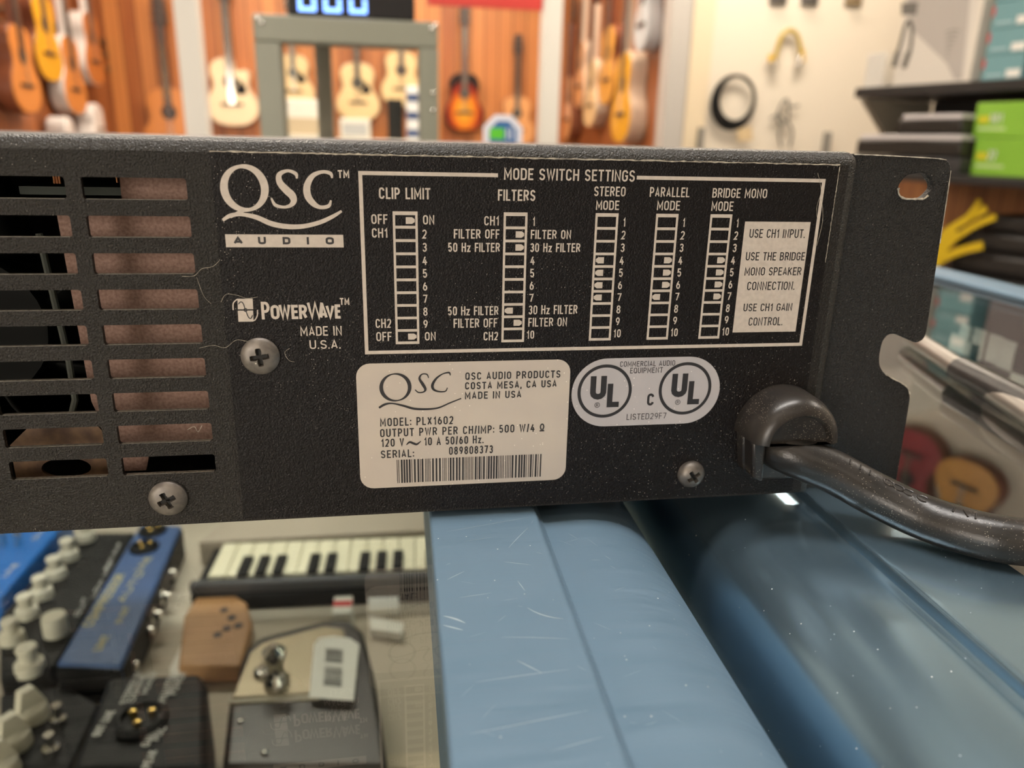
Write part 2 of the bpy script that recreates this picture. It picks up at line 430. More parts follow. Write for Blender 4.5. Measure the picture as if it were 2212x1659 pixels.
# ------------------------------------------------------------------ stroke lettering
def arc(cx, cy, rx, ry, a0, a1, n=6):
    return [(cx + rx * math.cos(math.radians(a0 + (a1 - a0) * i / n)), cy + ry * math.sin(math.radians(a0 + (a1 - a0) * i / n))) for i in range(n + 1)]
RY = 0.24
O_ = arc(.5, 1 - RY, .5, RY, 0, 180) + arc(.5, RY, .5, RY, 180, 360) + [(1, 1 - RY)]
S_ = arc(.5, .76, .5, .24, 10, 180) + [(.04, .64), (.22, .55), (.78, .45), (.96, .36)] + arc(.5, .24, .5, .24, 0, -170)
GL = {  # glyph: (relative width, strokes on a unit box)
 'A': (1.02, [[(0, 0), (.5, 1), (1, 0)], [(.17, .27), (.83, .27)]]),
 'B': (1, [[(0, 0), (0, 1), (.5, 1)] + arc(.5, .77, .42, .23, 90, -90) + [(0, .54)], [(0, .54), (.5, .54)] + arc(.5, .27, .5, .27, 90, -90) + [(0, 0)]]),
 'C': (.96, [arc(.5, 1 - RY, .5, RY, 0, 180) + arc(.5, RY, .5, RY, 180, 360)]),
 'D': (1, [[(0, 0), (0, 1), (.45, 1)] + arc(.5, .76, .5, .24, 90, 0) + arc(.5, .24, .5, .24, 0, -90) + [(0, 0)]]),
 'E': (.86, [[(1, 1), (0, 1), (0, 0), (1, 0)], [(0, .52), (.85, .52)]]),
 'F': (.82, [[(1, 1), (0, 1), (0, 0)], [(0, .5), (.85, .5)]]),
 'G': (1, [arc(.5, 1 - RY, .5, RY, 0, 180) + arc(.5, RY, .5, RY, 180, 360) + [(1, .48), (.55, .48)]]),
 'H': (1, [[(0, 0), (0, 1)], [(1, 0), (1, 1)], [(0, .52), (1, .52)]]),
 'I': (.22, [[(.5, 0), (.5, 1)]]),
 'J': (.8, [[(1, 1), (1, .24)] + arc(.5, .24, .5, .24, 0, -180)]),
 'K': (1, [[(0, 0), (0, 1)], [(1, 1), (0, .42)], [(.35, .6), (1, 0)]]),
 'L': (.8, [[(0, 1), (0, 0), (1, 0)]]),
 'M': (1.25, [[(0, 0), (0, 1), (.5, .25), (1, 1), (1, 0)]]),
 'N': (1.03, [[(0, 0), (0, 1), (1, 0), (1, 1)]]),
 'O': (1, [O_]), '0': (.95, [O_]),
 'P': (.95, [[(0, 0), (0, 1), (.5, 1)] + arc(.5, .72, .5, .28, 90, -90) + [(0, .44)]]),
 'Q': (1, [O_, [(.62, .24), (1.02, -.04)]]),
 'R': (1, [[(0, 0), (0, 1), (.5, 1)] + arc(.5, .74, .48, .26, 90, -90) + [(0, .48)], [(.5, .48), (1, 0)]]),
 'S': (.96, [S_]),
 'T': (.92, [[(0, 1), (1, 1)], [(.5, 1), (.5, 0)]]),
 'U': (1, [[(0, 1)] + arc(.5, .24, .5, .24, 180, 360) + [(1, 1)]]),
 'V': (1, [[(0, 1), (.5, 0), (1, 1)]]),
 'W': (1.4, [[(0, 1), (.25, 0), (.5, .95), (.75, 0), (1, 1)]]),
 'X': (1, [[(0, 0), (1, 1)], [(0, 1), (1, 0)]]),
 'Y': (1, [[(0, 1), (.5, .45), (1, 1)], [(.5, .45), (.5, 0)]]),
 'Z': (.95, [[(0, 1), (1, 1), (0, 0), (1, 0)]]),
 'z': (.8, [[(0, .66), (1, .66), (0, 0), (1, 0)]]),
 '1': (.62, [[(0, .72), (.9, 1), (.9, 0)]]),
 '2': (.92, [arc(.5, .74, .5, .26, 165, -20) + [(.85, .5), (0, 0), (1, 0)]]),
 '3': (.92, [arc(.5, .76, .48, .24, 160, -70) + [(.35, .53)], [(.35, .53), (.5, .53)] + arc(.5, .265, .5, .265, 80, -165)]),
 '4': (.98, [[(.62, 1), (0, .26), (1, .26)], [(.72, .52), (.72, 0)]]),
 '5': (.92, [[(.95, 1), (.1, 1), (.05, .55)] + arc(.5, .31, .5, .31, 120, -160)]),
 '6': (.95, [arc(.5, .3, .5, .3, 150, -210, 12), [(.04, .4), (.2, .7), (.62, 1)]]),
 '7': (.9, [[(0, 1), (1, 1), (.35, 0)]]),
 '8': (.95, [arc(.5, .765, .45, .235, -90, 270, 12), arc(.5, .265, .5, .265, 90, 450, 12)]),
 '9': (.95, [arc(.5, .7, .5, .3, -30, 330, 12), [(.96, .6), (.8, .3), (.38, 0)]]),
 '.': (.2, [[(.5, .0), (.5, .02)]]), ',': (.22, [[(.6, .02), (.4, -.16)]]), ':': (.2, [[(.5, .08), (.5, .10)], [(.5, .62), (.5, .64)]]),
 '/': (.5, [[(0, -.02), (1, 1.02)]]), '-': (.5, [[(0, .45), (1, .45)]]),
 'W4': None, ' ': (.5, []),
 '\u03a9': (1.1, [[(0, 0), (.3, 0), (.3, .1)] + arc(.5, .6, .48, .4, 235, -55, 12) + [(.7, .1), (.7, 0), (1, 0)]]),
 '(': (.4, []), ')': (.4, []),
}
def write(mb, text, x0, x1, z, h, sw=None, y=0.0, gap=0.23, mat4=None, k=1.0):
    """lettering between x0 and x1 on baseline z with cap height h (all mm on the panel)"""
    sw = sw if sw else 0.155 * h
    ws = [GL[c][0] for c in text]
    tot = sum(ws) + gap * (len(text) - 1)
    unit = (x1 - x0) / tot
    x = x0
    for c, w in zip(text, ws):
        gw = w * unit
        for st in GL[c][1]:
            ins = min(sw, gw * 0.6) / 2
            pts = [(x + ins + p[0] * (gw - 2 * ins), z + sw / 2 + p[1] * (h - sw)) for p in st]
            closed = len(pts) > 6 and (Vector(pts[0]) - Vector(pts[-1])).length < 1e-4
            if closed: pts = pts[:-1]
            elif c not in 'SC2356G9':
                a, b = Vector(pts[0]), Vector(pts[1]); e = (a - b).normalized() * sw / 2
                if abs(e.x) < abs(e.y) * 0.2 or abs(e.y) < 1e-6: pts[0] = tuple(a + e)
                a, b = Vector(pts[-1]), Vector(pts[-2]); e = (a - b).normalized() * sw / 2
                if abs(e.x) < abs(e.y) * 0.2 or abs(e.y) < 1e-6: pts[-1] = tuple(a + e)
            mb.ribbon([(p[0] * MM, p[1] * MM) for p in pts], sw * MM * k, y * MM, closed, mat4)
        x += gw + gap * unit

def smooth_path(pts, n=6):
    out = []
    P_ = [Vector(p) for p in pts]
    for i in range(len(P_) - 1):
        p0, p1, p2, p3 = P_[max(i - 1, 0)], P_[i], P_[i + 1], P_[min(i + 2, len(P_) - 1)]
        for j in range(n):
            t = j / n
            out.append(0.5 * ((2 * p1) + (p2 - p0) * t + (2 * p0 - 5 * p1 + 4 * p2 - p3) * t * t + (3 * p1 - p0 - 3 * p2 + p3) * t ** 3))
    out.append(P_[-1])
    return out

def brush(mb, pts, ws, y, n=6):
    """stroke of swelling width through points in mm"""
    p3 = smooth_path([(p[0], p[1], w) for p, w in zip(pts, ws)], n)
    mb.ribbon([(p[0] * MM, p[1] * MM) for p in p3], [max(0.02, p[2]) * MM for p in p3], y * MM)

# ================================================================== ROOM
X_L, X_R, Y_F, Y_B, Z_F, Z_C = -3.4, 3.3, -3.2, 5.9, -1.03, 1.75
Y_P = 3.75            # plane of the partition in front of the guitar room
AX_L, AX_R = -1.9, 1.46

m_paint = P('cream wall paint', (0.60, 0.53, 0.42), 0.7, noise=(3, (0.56, 0.49, 0.39), 0.6))
m_wall2 = P('white wall paint', (0.66, 0.60, 0.50), 0.7)
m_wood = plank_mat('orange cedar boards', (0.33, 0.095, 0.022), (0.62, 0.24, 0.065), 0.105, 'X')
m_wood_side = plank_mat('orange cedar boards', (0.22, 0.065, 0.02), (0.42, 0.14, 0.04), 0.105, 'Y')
m_post = P('off white painted post', (0.66, 0.65, 0.60), 0.5)
m_floor = P('grey carpet', (0.16, 0.15, 0.14), 0.9, noise=(60, (0.11, 0.10, 0.10), 1))

def ceiling_mat():
    m, nt, b = new_mat('ceiling tiles')
    tc = nt.nodes.new('ShaderNodeTexCoord')
    br = nt.nodes.new('ShaderNodeTexBrick')
    br.offset = 0; br.inputs['Scale'].default_value = 1
    br.inputs['Color1'].default_value = (0.66, 0.62, 0.55, 1); br.inputs['Color2'].default_value = (0.62, 0.58, 0.52, 1)
    br.inputs['Mortar'].default_value = (0.30, 0.28, 0.25, 1); br.inputs['Mortar Size'].default_value = 0.018
    br.inputs['Brick Width'].default_value = 0.6; br.inputs['Row Height'].default_value = 0.6
    nt.links.new(tc.outputs['Object'], br.inputs['Vector']); nt.links.new(br.outputs['Color'], b.inputs['Base Color'])
    b.inputs['Roughness'].default_value = 0.9
    return m

def slab(name, lo, hi, mat):
    return struct(MB().lo_hi(lo, hi).build(name, mat))
slab('floor', (X_L, Y_F, Z_F - .05), (X_R, Y_B + .1, Z_F), m_floor)
slab('ceiling', (X_L, Y_F, Z_C), (X_R, Y_B + .1, Z_C + .05), ceiling_mat())
slab('wall_left', (X_L - .1, Y_F, Z_F), (X_L, Y_B + .1, Z_C), m_paint)
slab('wall_right', (X_R, Y_F, Z_F), (X_R + .1, Y_B + .1, Z_C), m_wall2)
(wx0, wx1), (wz0, wz1), wcol, wst = WINDOW
wf_ = MB()
for lo, hi in (((X_L, Z_F), (wx0, Z_C)), ((wx1, Z_F), (X_R, Z_C)), ((wx0, Z_F), (wx1, wz0)), ((wx0, wz1), (wx1, Z_C))):
    wf_.lo_hi((lo[0], Y_F - .1, lo[1]), (hi[0], Y_F, hi[1]))
struct(wf_.build('wall_front', m_paint))
wn = MB()
for lo, hi in (((wx0, wz0), (wx0 + .05, wz1)), ((wx1 - .05, wz0), (wx1, wz1)), ((wx0, wz0), (wx1, wz0 + .05)), ((wx0, wz1 - .05), (wx1, wz1)), (((wx0 + wx1) / 2 - .03, wz0), ((wx0 + wx1) / 2 + .03, wz1))):
    wn.lo_hi((lo[0], Y_F - .08, lo[1]), (hi[0], Y_F - .02, hi[1]))
wn = struct(wn.build('window_1', m_post))
MB().lo_hi((wx0, Y_F - .07, wz0), (wx1, Y_F - .06, wz1)).build('window_pane', P('daylit window pane', (.7, .7, .7), .5, emit=wcol, estr=wst), wn)
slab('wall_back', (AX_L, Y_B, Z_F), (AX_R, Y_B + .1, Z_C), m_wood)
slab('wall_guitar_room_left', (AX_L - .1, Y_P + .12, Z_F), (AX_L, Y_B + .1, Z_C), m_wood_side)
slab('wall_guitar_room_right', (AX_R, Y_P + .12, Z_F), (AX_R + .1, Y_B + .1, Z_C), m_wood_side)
slab('wall_partition_right', (AX_R + .1, Y_P, Z_F), (X_R, Y_P + .12, Z_C), m_wall2)
slab('wall_partition_left', (X_L, Y_P, Z_F), (AX_L, Y_P + .12, Z_C), m_paint)
# posts of the glazed front of the guitar room
def post(name, u0, u1, v, mat, d=.09):
    a, b = at(u0, v, Y_P), at(u1, v, Y_P)
    return slab(name, (a.x, Y_P, Z_F), (b.x, Y_P + d, Z_C), mat)
post('trim_1', 388, 437, 150, m_post)
post('trim_2', 1171, 1211, 150, m_post)
j = post('trim_3', 1443, 1487, 150, P('grey door jamb', (0.44, 0.42, 0.39), 0.5), .12)
ja = at(1487, 150, Y_P).x
slab('trim_4', (ja, Y_P - .012, Z_F), (ja + .11, Y_P, Z_C), P('cream casing', (0.66, 0.56, 0.40), 0.5))

m_fix = P('white lamp housing', (0.75, 0.73, 0.70), 0.4)
for nm, (lx, ly, lz), (sx, sy), col, st in LAMPS:
    t = thing('ceiling_light', 'long tube lamp on the ceiling ' + {'over counter': 'straight above the black amplifier', 'behind viewer': 'just behind the viewer', 'aisle': 'far behind the viewer', 'middle': 'in front of the guitar room, towards the left', 'shelf fill': 'added out of view to brighten the shelf unit', 'middle right': 'in front of the white wall with cables', 'guitar room left': 'inside the guitar room, left side', 'guitar room right': 'inside the guitar room, right side'}[nm], 'lamp', (lx, ly, lz))
    MB().lo_hi((lx - sx / 2 - .02, ly - sy / 2 - .02, lz + .004), (lx + sx / 2 + .02, ly + sy / 2 + .02, Z_C)).build('housing', m_fix, t)
    MB().lo_hi((lx - sx / 2, ly - sy / 2, lz - .012), (lx + sx / 2, ly + sy / 2, lz + .003)).build('diffuser', P('lit diffuser', (.8, .8, .8), .5, emit=col, estr=st), t)

# ================================================================== AMPLIFIER
amp = thing('power_amplifier', 'black rack power amplifier seen from its vented rear panel', 'amplifier', (0, 0, 0))
XL, XE, ZT, DEP = -330.0, 111.0, 87.9, 330.0
ZBAR = -1.45
def chassis():
    me = bpy.data.meshes.new('chassis')
    bm = bmesh.new()
    r = bmesh.ops.create_cube(bm, size=1)
    for v in bm.verts:
        v.co = Vector(((XL + (v.co.x + .5) * (XE - XL)) * MM, (v.co.y + .5) * DEP * MM, (v.co.z + .5) * ZT * MM))
    es = [e for e in bm.edges if all(abs(v.co.y) < 1e-6 for v in e.verts) and not all(abs(v.co.z) < 1e-6 for v in e.verts)]
    es += [e for e in bm.edges if all(abs(v.co.z - ZT * MM) < 1e-6 for v in e.verts) and all(v.co.x > 0.1 for v in e.verts)]
    bmesh.ops.bevel(bm, geom=es, offset=3.0 * MM, segments=6, affect='EDGES', profile=0.5)
    ff = [f for f in bm.faces if f.normal.y < -0.999]
    bmesh.ops.delete(bm, geom=ff, context='FACES')
    for f in bm.faces: f.smooth = True
    bm.to_mesh(me); bm.free()
    me.set_sharp_from_angle(angle=math.radians(40))
    o = bpy.data.objects.new('chassis', me); COL.objects.link(o); me.materials.append(M['powder_lid']); o.parent = amp
    return o
chassis()

for fx, fy, fz in ((22, 45, ZBAR), (22, 270, ZBAR), (-300, 45, -3.9), (-300, 270, -3.9), (100, 45, -4.6), (100, 270, -4.6)):
    MB().lathe([(5 * MM, fz * MM), (5 * MM, 0)], 16, Matrix.Translation((fx * MM, fy * MM, 0))).build('foot', 'rubber', amp)

# rear panel with three columns of nine vent slots
SA, SP_, SH = 79.57, 7.74, 4.42
outline = [((XL + 3) * MM, 0.0), ((XE - 3) * MM, 0.0), ((XE - 3) * MM, (ZT - 3) * MM), ((XL + 3) * MM, (ZT - 3) * MM)]
loops = [outline]
COLS_ = [(-61.58, -41.2), (-85.1, -64.7), (-108.6, -88.4), (-132.1, -111.8)]
for (a, b) in COLS_:
    for k in range(9):
        zt = SA - k * SP_
        loops.append([(p[0], p[1]) for p in rounded(a * MM, (zt - SH) * MM, b * MM, zt * MM, 0.55 * MM, 3)])
panel = plate('rear_panel', loops, 0.0, 1.2 * MM, 'powder', amp)
# pale strips: overhead light on the lower slot edges put into the colour
lip = MB()
for (a, b) in COLS_[:3]:
    for k in range(9):
        z = SA - k * SP_ - SH
        lip.lo_hi(((a + .6) * MM, 0.02 * MM, (z - .01) * MM), ((b - .5) * MM, 1.15 * MM, (z + .06) * MM))
lip.build('slot_lip_light', P('lit slot edge tone', (0.30, 0.28, 0.24), .5, metal=.3, noise=(1500, (0.10, 0.09, 0.08), .8)), panel)

# things seen through the slots
sheet = plate('insulating_sheet', [[(x * MM, z * MM) for x, z in ((-71, 71.0), (-57.4, 71.2), (-57.2, 83), (-38, 83), (-38, 17.6), (-57.6, 17.6), (-59.8, 10), (-65, 10), (-67.5, 20), (-69.8, 28))]], 10 * MM, 10.6 * MM, 'fishpaper', amp)
oval = [((-78.5 + 5.6 * math.cos(a * PI / 12)) * MM, (10.6 + 2.6 * math.sin(a * PI / 12)) * MM) for a in range(24)]
plate('lower_bracket', [[(x * MM, z * MM) for x, z in ((-90, 5), (-68.2, 5), (-68.6, 19), (-71, 22.6), (-84, 22.6), (-90, 17))], oval], 12 * MM, 12.8 * MM, 'heatsink', amp)
pc = MB().lo_hi((-.0862, .030, .0738), (-.0600, .060, .0757)).build('circuit_board', 'pcb', amp)
cw = MB()
for i in range(3): cw.tube([((-78.2 + i * .62) * MM, .03, .0764), ((-78.2 + i * .62) * MM, .03, .0795)], .00026, 8)
cw.tube([(-.0641, .03, .0768), (-.0641, .03, .0795)], .00028, 8)
cw.build('copper_winding', 'copper', amp, smooth=True)
fan = MB()
fan.lathe([(.002, 0), (.017, 0), (.017, .012), (.002, .012)], 32, Matrix.Translation((-.097, .030, .044)) @ Matrix.Rotation(PI / 2, 4, 'X'))
fo = fan.build('cooling_fan', 'fan', amp, smooth=True)
for i in range(7):
    a = 2 * PI * i / 7 + .35
    pts = [(-.097 + r * math.cos(a + (r - .016) * 14), .026 + .0, .044 + r * math.sin(a + (r - .016) * 14)) for r in (.016, .021, .026, .031, .036)]
    bl = MB(); n = len(pts)
    vs = [(p[0], p[1] - .004, p[2]) for p in pts] + [(p[0] + .006 * math.sin(a), p[1] + .006, p[2] - .006 * math.cos(a)) for p in pts]
    fs = [(i_, i_ + 1, n + i_ + 1, n + i_) for i_ in range(n - 1)]
    bl.add(vs, fs)
    b_ = bl.build('fan_blade', 'fan', fo, smooth=True)
    so = b_.modifiers.new('thickness', 'SOLIDIFY'); so.thickness = .001
MB().lo_hi((-.3, .15, .006), (-.036, .152, .082)).build('inner_wall', 'inside', amp)
MB().tube([(-.0785, .018, .066), (-.0775, .018, .05), (-.0765, .018, .036), (-.0765, .018, .026), (-.079, .017, .018)], .0008, 8).build('inner_wire', P('grey wire', (.12, .13, .11), .5), amp, smooth=True)

# dark printed overlay and its lettering
YO = -0.18
ov = plate('printed_overlay', [[(-36 * MM, .6 * MM), (105.4 * MM, .6 * MM), (105.4 * MM, 85.0 * MM), (-36 * MM, 85.0 * MM)]], YO * MM, -0.01 * MM, 'overlay', amp)
du = MB()
def ragged(x0, z0, x1, z1, w, n):
    pts = []; ws = []
    for i in range(n + 1):
        t = i / n
        pts.append(((x0 + (x1 - x0) * t + random.uniform(-.05, .05)) * MM, (z0 + (z1 - z0) * t + random.uniform(-.08, .08)) * MM)); ws.append(w * MM * random.uniform(.45, 1.25))
    du.ribbon(pts, ws, (YO - .03) * MM)
ragged(-36, 85.1, 105.4, 84.95, .34, 150)
ragged(105.4, 84.6, 105.3, 62, .2, 50)
du.build('dust_line', 'dust', amp)

def hair(pts, w=.07):
    hb.ribbon([(p[0] * MM, p[1] * MM) for p in smooth_path(pts, 5)], w * MM, (YO - .06) * MM)
hb = MB()
hair([(-44, 59.2), (-41.5, 59.3), (-39.8, 60.8), (-37.5, 61.3), (-36, 62.6)]); hair([(-42, 43.2), (-39, 43.8), (-36.5, 43.2), (-34, 44.9), (-31, 44.5), (-28, 45.0)])
hair([(-36.5, 53.5), (-35.3, 55.2), (-33, 55), (-31, 54.3), (-28.7, 54.6)]); hair([(-41, 59), (-40, 55), (-38.6, 53.2)], .05)
hair([(-22.6, 42.8), (-23.8, 41.8), (-23, 40), (-21.8, 39.6)]); hair([(-46.5, 24), (-44.9, 24.7), (-44.2, 23.4), (-43.2, 25)], .1)
hair([(93, 64), (94.5, 62), (95.5, 63.5), (97, 61.2)], .05); hair([(100, 83), (101.5, 79), (101, 75), (102, 71)], .08); hair([(102, 77), (103, 72), (102.4, 66)], .09)
hb.build('lint', 'dust', amp)['kind'] = 'stuff'

YP = YO - 0.035
leg = MB()
W_ = .82
def line(x0, z0, x1, z1, w=W_): leg.ribbon([(x0 * MM, z0 * MM), (x1 * MM, z1 * MM)], w * MM, YP * MM)
h = W_ / 2
bx0, bx1, bz0, bz1 = -5.98, 102.29, 41.01, 81.67
line(bx0, bz1 - h, 24.2, bz1 - h); line(55.95, bz1 - h, bx1, bz1 - h); line(bx0, bz0 + h, bx1, bz0 + h)
line(bx0 + h, bz0, bx0 + h, bz1); line(bx1 - h, bz0, bx1 - h, bz1)
PANEL_TEXT = [('MODE SWITCH SETTINGS', 25.55, 55.49, 80.33, 2.53), ('CLIP LIMIT', -1.75, 9.35, 75.9, 2.43), ('FILTERS', 24.26, 32.71, 75.81, 2.44), ('OFF', -3.55, -0.05, 70.53, 2.11), ('CH1', -3.52, -0.13, 67.59, 2.05), ('ON', 7.67, 10.16, 70.49, 2.05), ('CH2', -3.36, 0.16, 47.19, 2.15), ('OFF', -3.31, 0.17, 44.09, 2.17), ('ON', 7.76, 10.26, 44.05, 2.04), ('CH1', 21.27, 24.6, 70.38, 2.07), ('FILTER OFF', 14.47, 24.74, 67.44, 2.09), ('50 Hz FILTER', 13.17, 24.93, 64.47, 2.05), ('FILTER ON', 31.93, 41.32, 67.43, 2.04), ('30 Hz FILTER', 31.88, 43.64, 64.45, 2.03), ('50 Hz FILTER', 13.09, 24.84, 49.88, 2.13), ('30 Hz FILTER', 31.93, 43.69, 49.92, 2.16), ('FILTER OFF', 14.4, 24.6, 46.95, 2.19), ('FILTER ON', 31.96, 41.3, 46.98, 2.12), ('CH2', 21.43, 24.86, 43.81, 2.08), ('STEREO', 46.2, 53.55, 77.06, 2.16), ('MODE', 46.81, 52.25, 74.03, 2.1), ('PARALLEL', 59.3, 68.86, 77.06, 2.18), ('MODE', 61.26, 66.81, 74.09, 2.15), ('BRIDGE MONO', 74.41, 87.97, 77.06, 2.16), ('MODE', 74.52, 79.9, 74.06, 2.18), ('MADE IN', -20.07, -10.96, 45.59, 2.21), ('U.S.A.', -18.23, -11.39, 42.51, 2.08), ('TM', -10.26, -7.87, 80.16, 1.62), ('TM', -11.08, -8.98, 52.63, 1.58)]
for s_, a, b, z, hh in PANEL_TEXT:
    write(leg, s_, a, b, z, hh, sw=(.30 if hh < 2.3 else .36), y=YP)
# the five drawings of the ten-way switch
CW = 5.43
ROWS = {0: {1: 1, 10: 1}, 1: {2: 1, 3: 1, 8: -1, 9: 1}, 2: {4: -1, 5: -1, 6: -1, 7: -1}, 3: {4: 1, 5: 1, 6: 1, 7: -1}, 4: {4: 1, 5: 1, 6: 1, 7: 1}}
NUMS = {0: range(2, 10), 1: [1, 4, 5, 6, 7, 10], 2: range(1, 11), 3: range(1, 11), 4: range(1, 11)}
for ci, cx in enumerate([1.07, 25.64, 46.83, 61.22, 74.47]):
    zb, zt = 43.3, 73.3
    line(cx, zt - .4, cx + CW, zt - .4, .8); line(cx, zb + .32, cx + CW, zb + .32, .64)
    line(cx + .26, zb, cx + .26, zt, .52); line(cx + CW - .26, zb, cx + CW - .26, zt, .52)
    pit = (zt - .5 - zb - .3) / 10
    for r_ in range(1, 10): line(cx, zt - .5 - r_ * pit, cx + CW, zt - .5 - r_ * pit, .62)
    for r_ in range(1, 11):
        zc = zt - .52 - (r_ - .5) * pit
        if r_ in ROWS[ci]:
            sgn = ROWS[ci][r_]
            xa = cx + CW / 2 + sgn * .12
            t_ = [(xa, zc - .72), (xa + sgn * 1.35, zc - .72), (xa + sgn * 1.95, zc - .3), (xa + sgn * 1.95, zc + .3), (xa + sgn * 1.35, zc + .72), (xa, zc + .72)]
            leg.fill([(p[0] * MM, p[1] * MM) for p in t_], YP * MM)
        if r_ in NUMS[ci]:
            x0 = cx + CW + .95
            if r_ == 10: write(leg, '10', x0 - .35, x0 + 1.45, zc - 1.0, 2.0, sw=.29, y=YP, gap=.3)
            else: write(leg, str(r_), x0 + (.25 if r_ == 1 else 0), x0 + (.8 if r_ == 1 else 1.0), zc - 1.0, 2.0, sw=.29, y=YP)
leg.build('printed_legend', 'print', ov)
# white note field with dark lettering
nb = MB().fill([(83.27 * MM, 44.75 * MM), (100.0 * MM, 44.75 * MM), (100.0 * MM, 71.67 * MM), (83.27 * MM, 71.67 * MM)], YP * MM).build('note_field', 'print', ov)
nt_ = MB()
for s_, a, b, z, hh in [('USE CH1 INPUT.', 84.73, 98.9, 67.87, 2.08), ('USE THE BRIDGE', 84.45, 99.65, 62.5, 2.0), ('MONO SPEAKER', 84.58, 99.32, 58.87, 1.99), ('CONNECTION.', 85.68, 98.04, 55.29, 2.07), ('USE CH1 GAIN', 85.37, 98.18, 50.05, 1.93), ('CONTROL.', 87.17, 96.13, 46.41, 2.08)]:
    write(nt_, s_, a, b, z, hh, sw=.27, y=YP - .03)
nt_.build('note_lettering', 'ink', ov)

# maker's mark: swelling letters over a long swash, name bar beneath
def ring(mb, cx, cz, rx, rz, wmax, wmin, tilt, y, n=48):
    pts = []; ws = []
    for i in range(n):
        a = 2 * PI * i / n
        pts.append(((cx + rx * math.cos(a)) * MM, (cz + rz * math.sin(a)) * MM))
        ws.append((wmin + (wmax - wmin) * abs(math.cos(a - tilt)) ** 1.3) * MM)
    mb.ribbon(pts, ws, y * MM, True)
lg = MB()
ring(lg, -29.61, 77.75, 4.12, 4.45, 1.62, .72, .2, YP)
brush(lg, [(-18.80, 79.9), (-18.98, 80.9), (-20.61, 81.45), (-22.3, 80.67), (-22.35, 79.06), (-21.1, 77.5), (-20.0, 76.4), (-19.75, 75.2), (-20.5, 74.3), (-21.92, 73.95), (-23.6, 74.4), (-24.3, 75.8)], [.35, .75, .62, 1.0, 1.35, 1.6, 1.6, 1.25, .8, .6, .7, .35], YP)
brush(lg, [(-11.5, 80.1), (-11.8, 81.05), (-13.47, 81.35), (-15.5, 80.5), (-16.75, 78.5), (-16.75, 76.4), (-15.7, 74.8), (-14.27, 74.0), (-12.5, 74.3), (-11.95, 75.5)], [.35, .75, .7, 1.0, 1.4, 1.5, 1.25, .8, .75, .35], YP)
brush(lg, [(-34.6, 71.1), (-32.9, 72.1), (-30.7, 72.35), (-27.74, 71.8), (-24.6, 70.45), (-21.36, 69.86), (-18.06, 69.95), (-14.71, 70.75), (-11.88, 72.0), (-9.8, 73.25)], [.6, .85, .75, 1.0, 1.1, 1.05, .95, .9, .8, .5], YP)
brush(lg, [(-33.0, 71.8), (-31.2, 72.7), (-29.3, 73.5)], [.6, .75, .55], YP)
lg.fill([(p[0] * MM, p[1] * MM) for p in ((-34.38, 65.42), (-9.7, 65.42), (-9.7, 68.16), (-34.38, 68.16))], YP * MM)
lgo = lg.build('maker_mark', 'print', ov)
lt_ = MB()
for c, a, b in (('A', -32.78, -30.82), ('U', -27.69, -26.05), ('D', -22.57, -20.96), ('I', -17.6, -16.95), ('O', -13.51, -11.75)):
    write(lt_, c, a, b, 66.06, 1.6, sw=.46, y=YP - .03)
lt_.build('maker_mark_lettering', 'ink', ov)
# wave emblem and its name
wv = MB()
wv.fill([(p[0] * MM, p[1] * MM) for p in ((-33.1, 51.85), (-33.0, 54.2), (-29.8, 54.2), (-29.85, 51.85))], YP * MM)
wv.fill([(p[0] * MM, p[1] * MM) for p in ((-33.2, 49.05), (-33.15, 51.55), (-29.9, 51.55), (-30.0, 49.05))], YP * MM)
brush(wv, [(-34.1, 51.7), (-33.95, 53.2), (-33.1, 54.05), (-32.6, 54.0)], [.25, .25, .25, .25], YP)
brush(wv, [(-30.3, 49.3), (-29.7, 49.4), (-29.1, 50.4), (-28.95, 51.7)], [.25, .25, .25, .25], YP)
for c, a, b, hh in (('P', -28.17, -26.35, 4.0), ('O', -26.2, -24.3, 3.25), ('W', -24.4, -21.9, 3.25), ('E', -21.75, -20.3, 3.25), ('R', -20.1, -18.3, 3.25), ('W', -18.35, -14.75, 4.0), ('A', -15.7, -13.9, 3.25), ('V', -14.3, -12.35, 3.25), ('E', -12.3, -11.05, 3.25)):
    write(wv, c, a, b, 49.5, hh, sw=.62, y=YP)
wv.build('wave_emblem', 'print', ov)
wk = MB()
brush(wk, [(-32.9, 53.0), (-32.4, 53.5), (-31.9, 53.2), (-31.5, 51.7), (-31.0, 50.1), (-30.5, 49.8), (-30.1, 50.5)], [.22] * 7, YP - .03)
ring(wk, -31.5, 51.7, .34, .34, .2, .2, 0, YP - .03, 16)
wk.build('wave_emblem_outline', 'ink', ov)

# rating label
rl = plate('rating_label', [[(p[0], p[1]) for p in rounded(-8.2 * MM, 7.2 * MM, 42.65 * MM, 38.8 * MM, 3.2 * MM, 6)]], (YO - .12) * MM, (YO - .01) * MM, 'label', amp)
YL = YO - .15
rt = MB()
for s_, a, b, z, hh in [('QSC AUDIO PRODUCTS', 17.16, 40.21, 34.25, 1.87), ('COSTA MESA, CA USA', 17.12, 39.4, 31.88, 1.83), ('MADE IN USA', 17.08, 30.74, 29.41, 1.85), ('MODEL: PLX1602', -3.07, 14.31, 23.21, 2.09), ('OUTPUT PWR PER CH/IMP: 500 W/4 \u03a9', -3.15, 36.75, 20.49, 2.08), ('120 V', -2.98, 2.44, 17.97, 2.07), ('10 A 50/60 Hz.', 7.26, 21.67, 17.94, 2.09), ('SERIAL:', -3.12, 4.77, 15.02, 2.04), ('089808373', 13.26, 24.04, 15.21, 2.12)]:
    write(rt, s_, a, b, z, hh, sw=.31, y=YL, gap=.34)
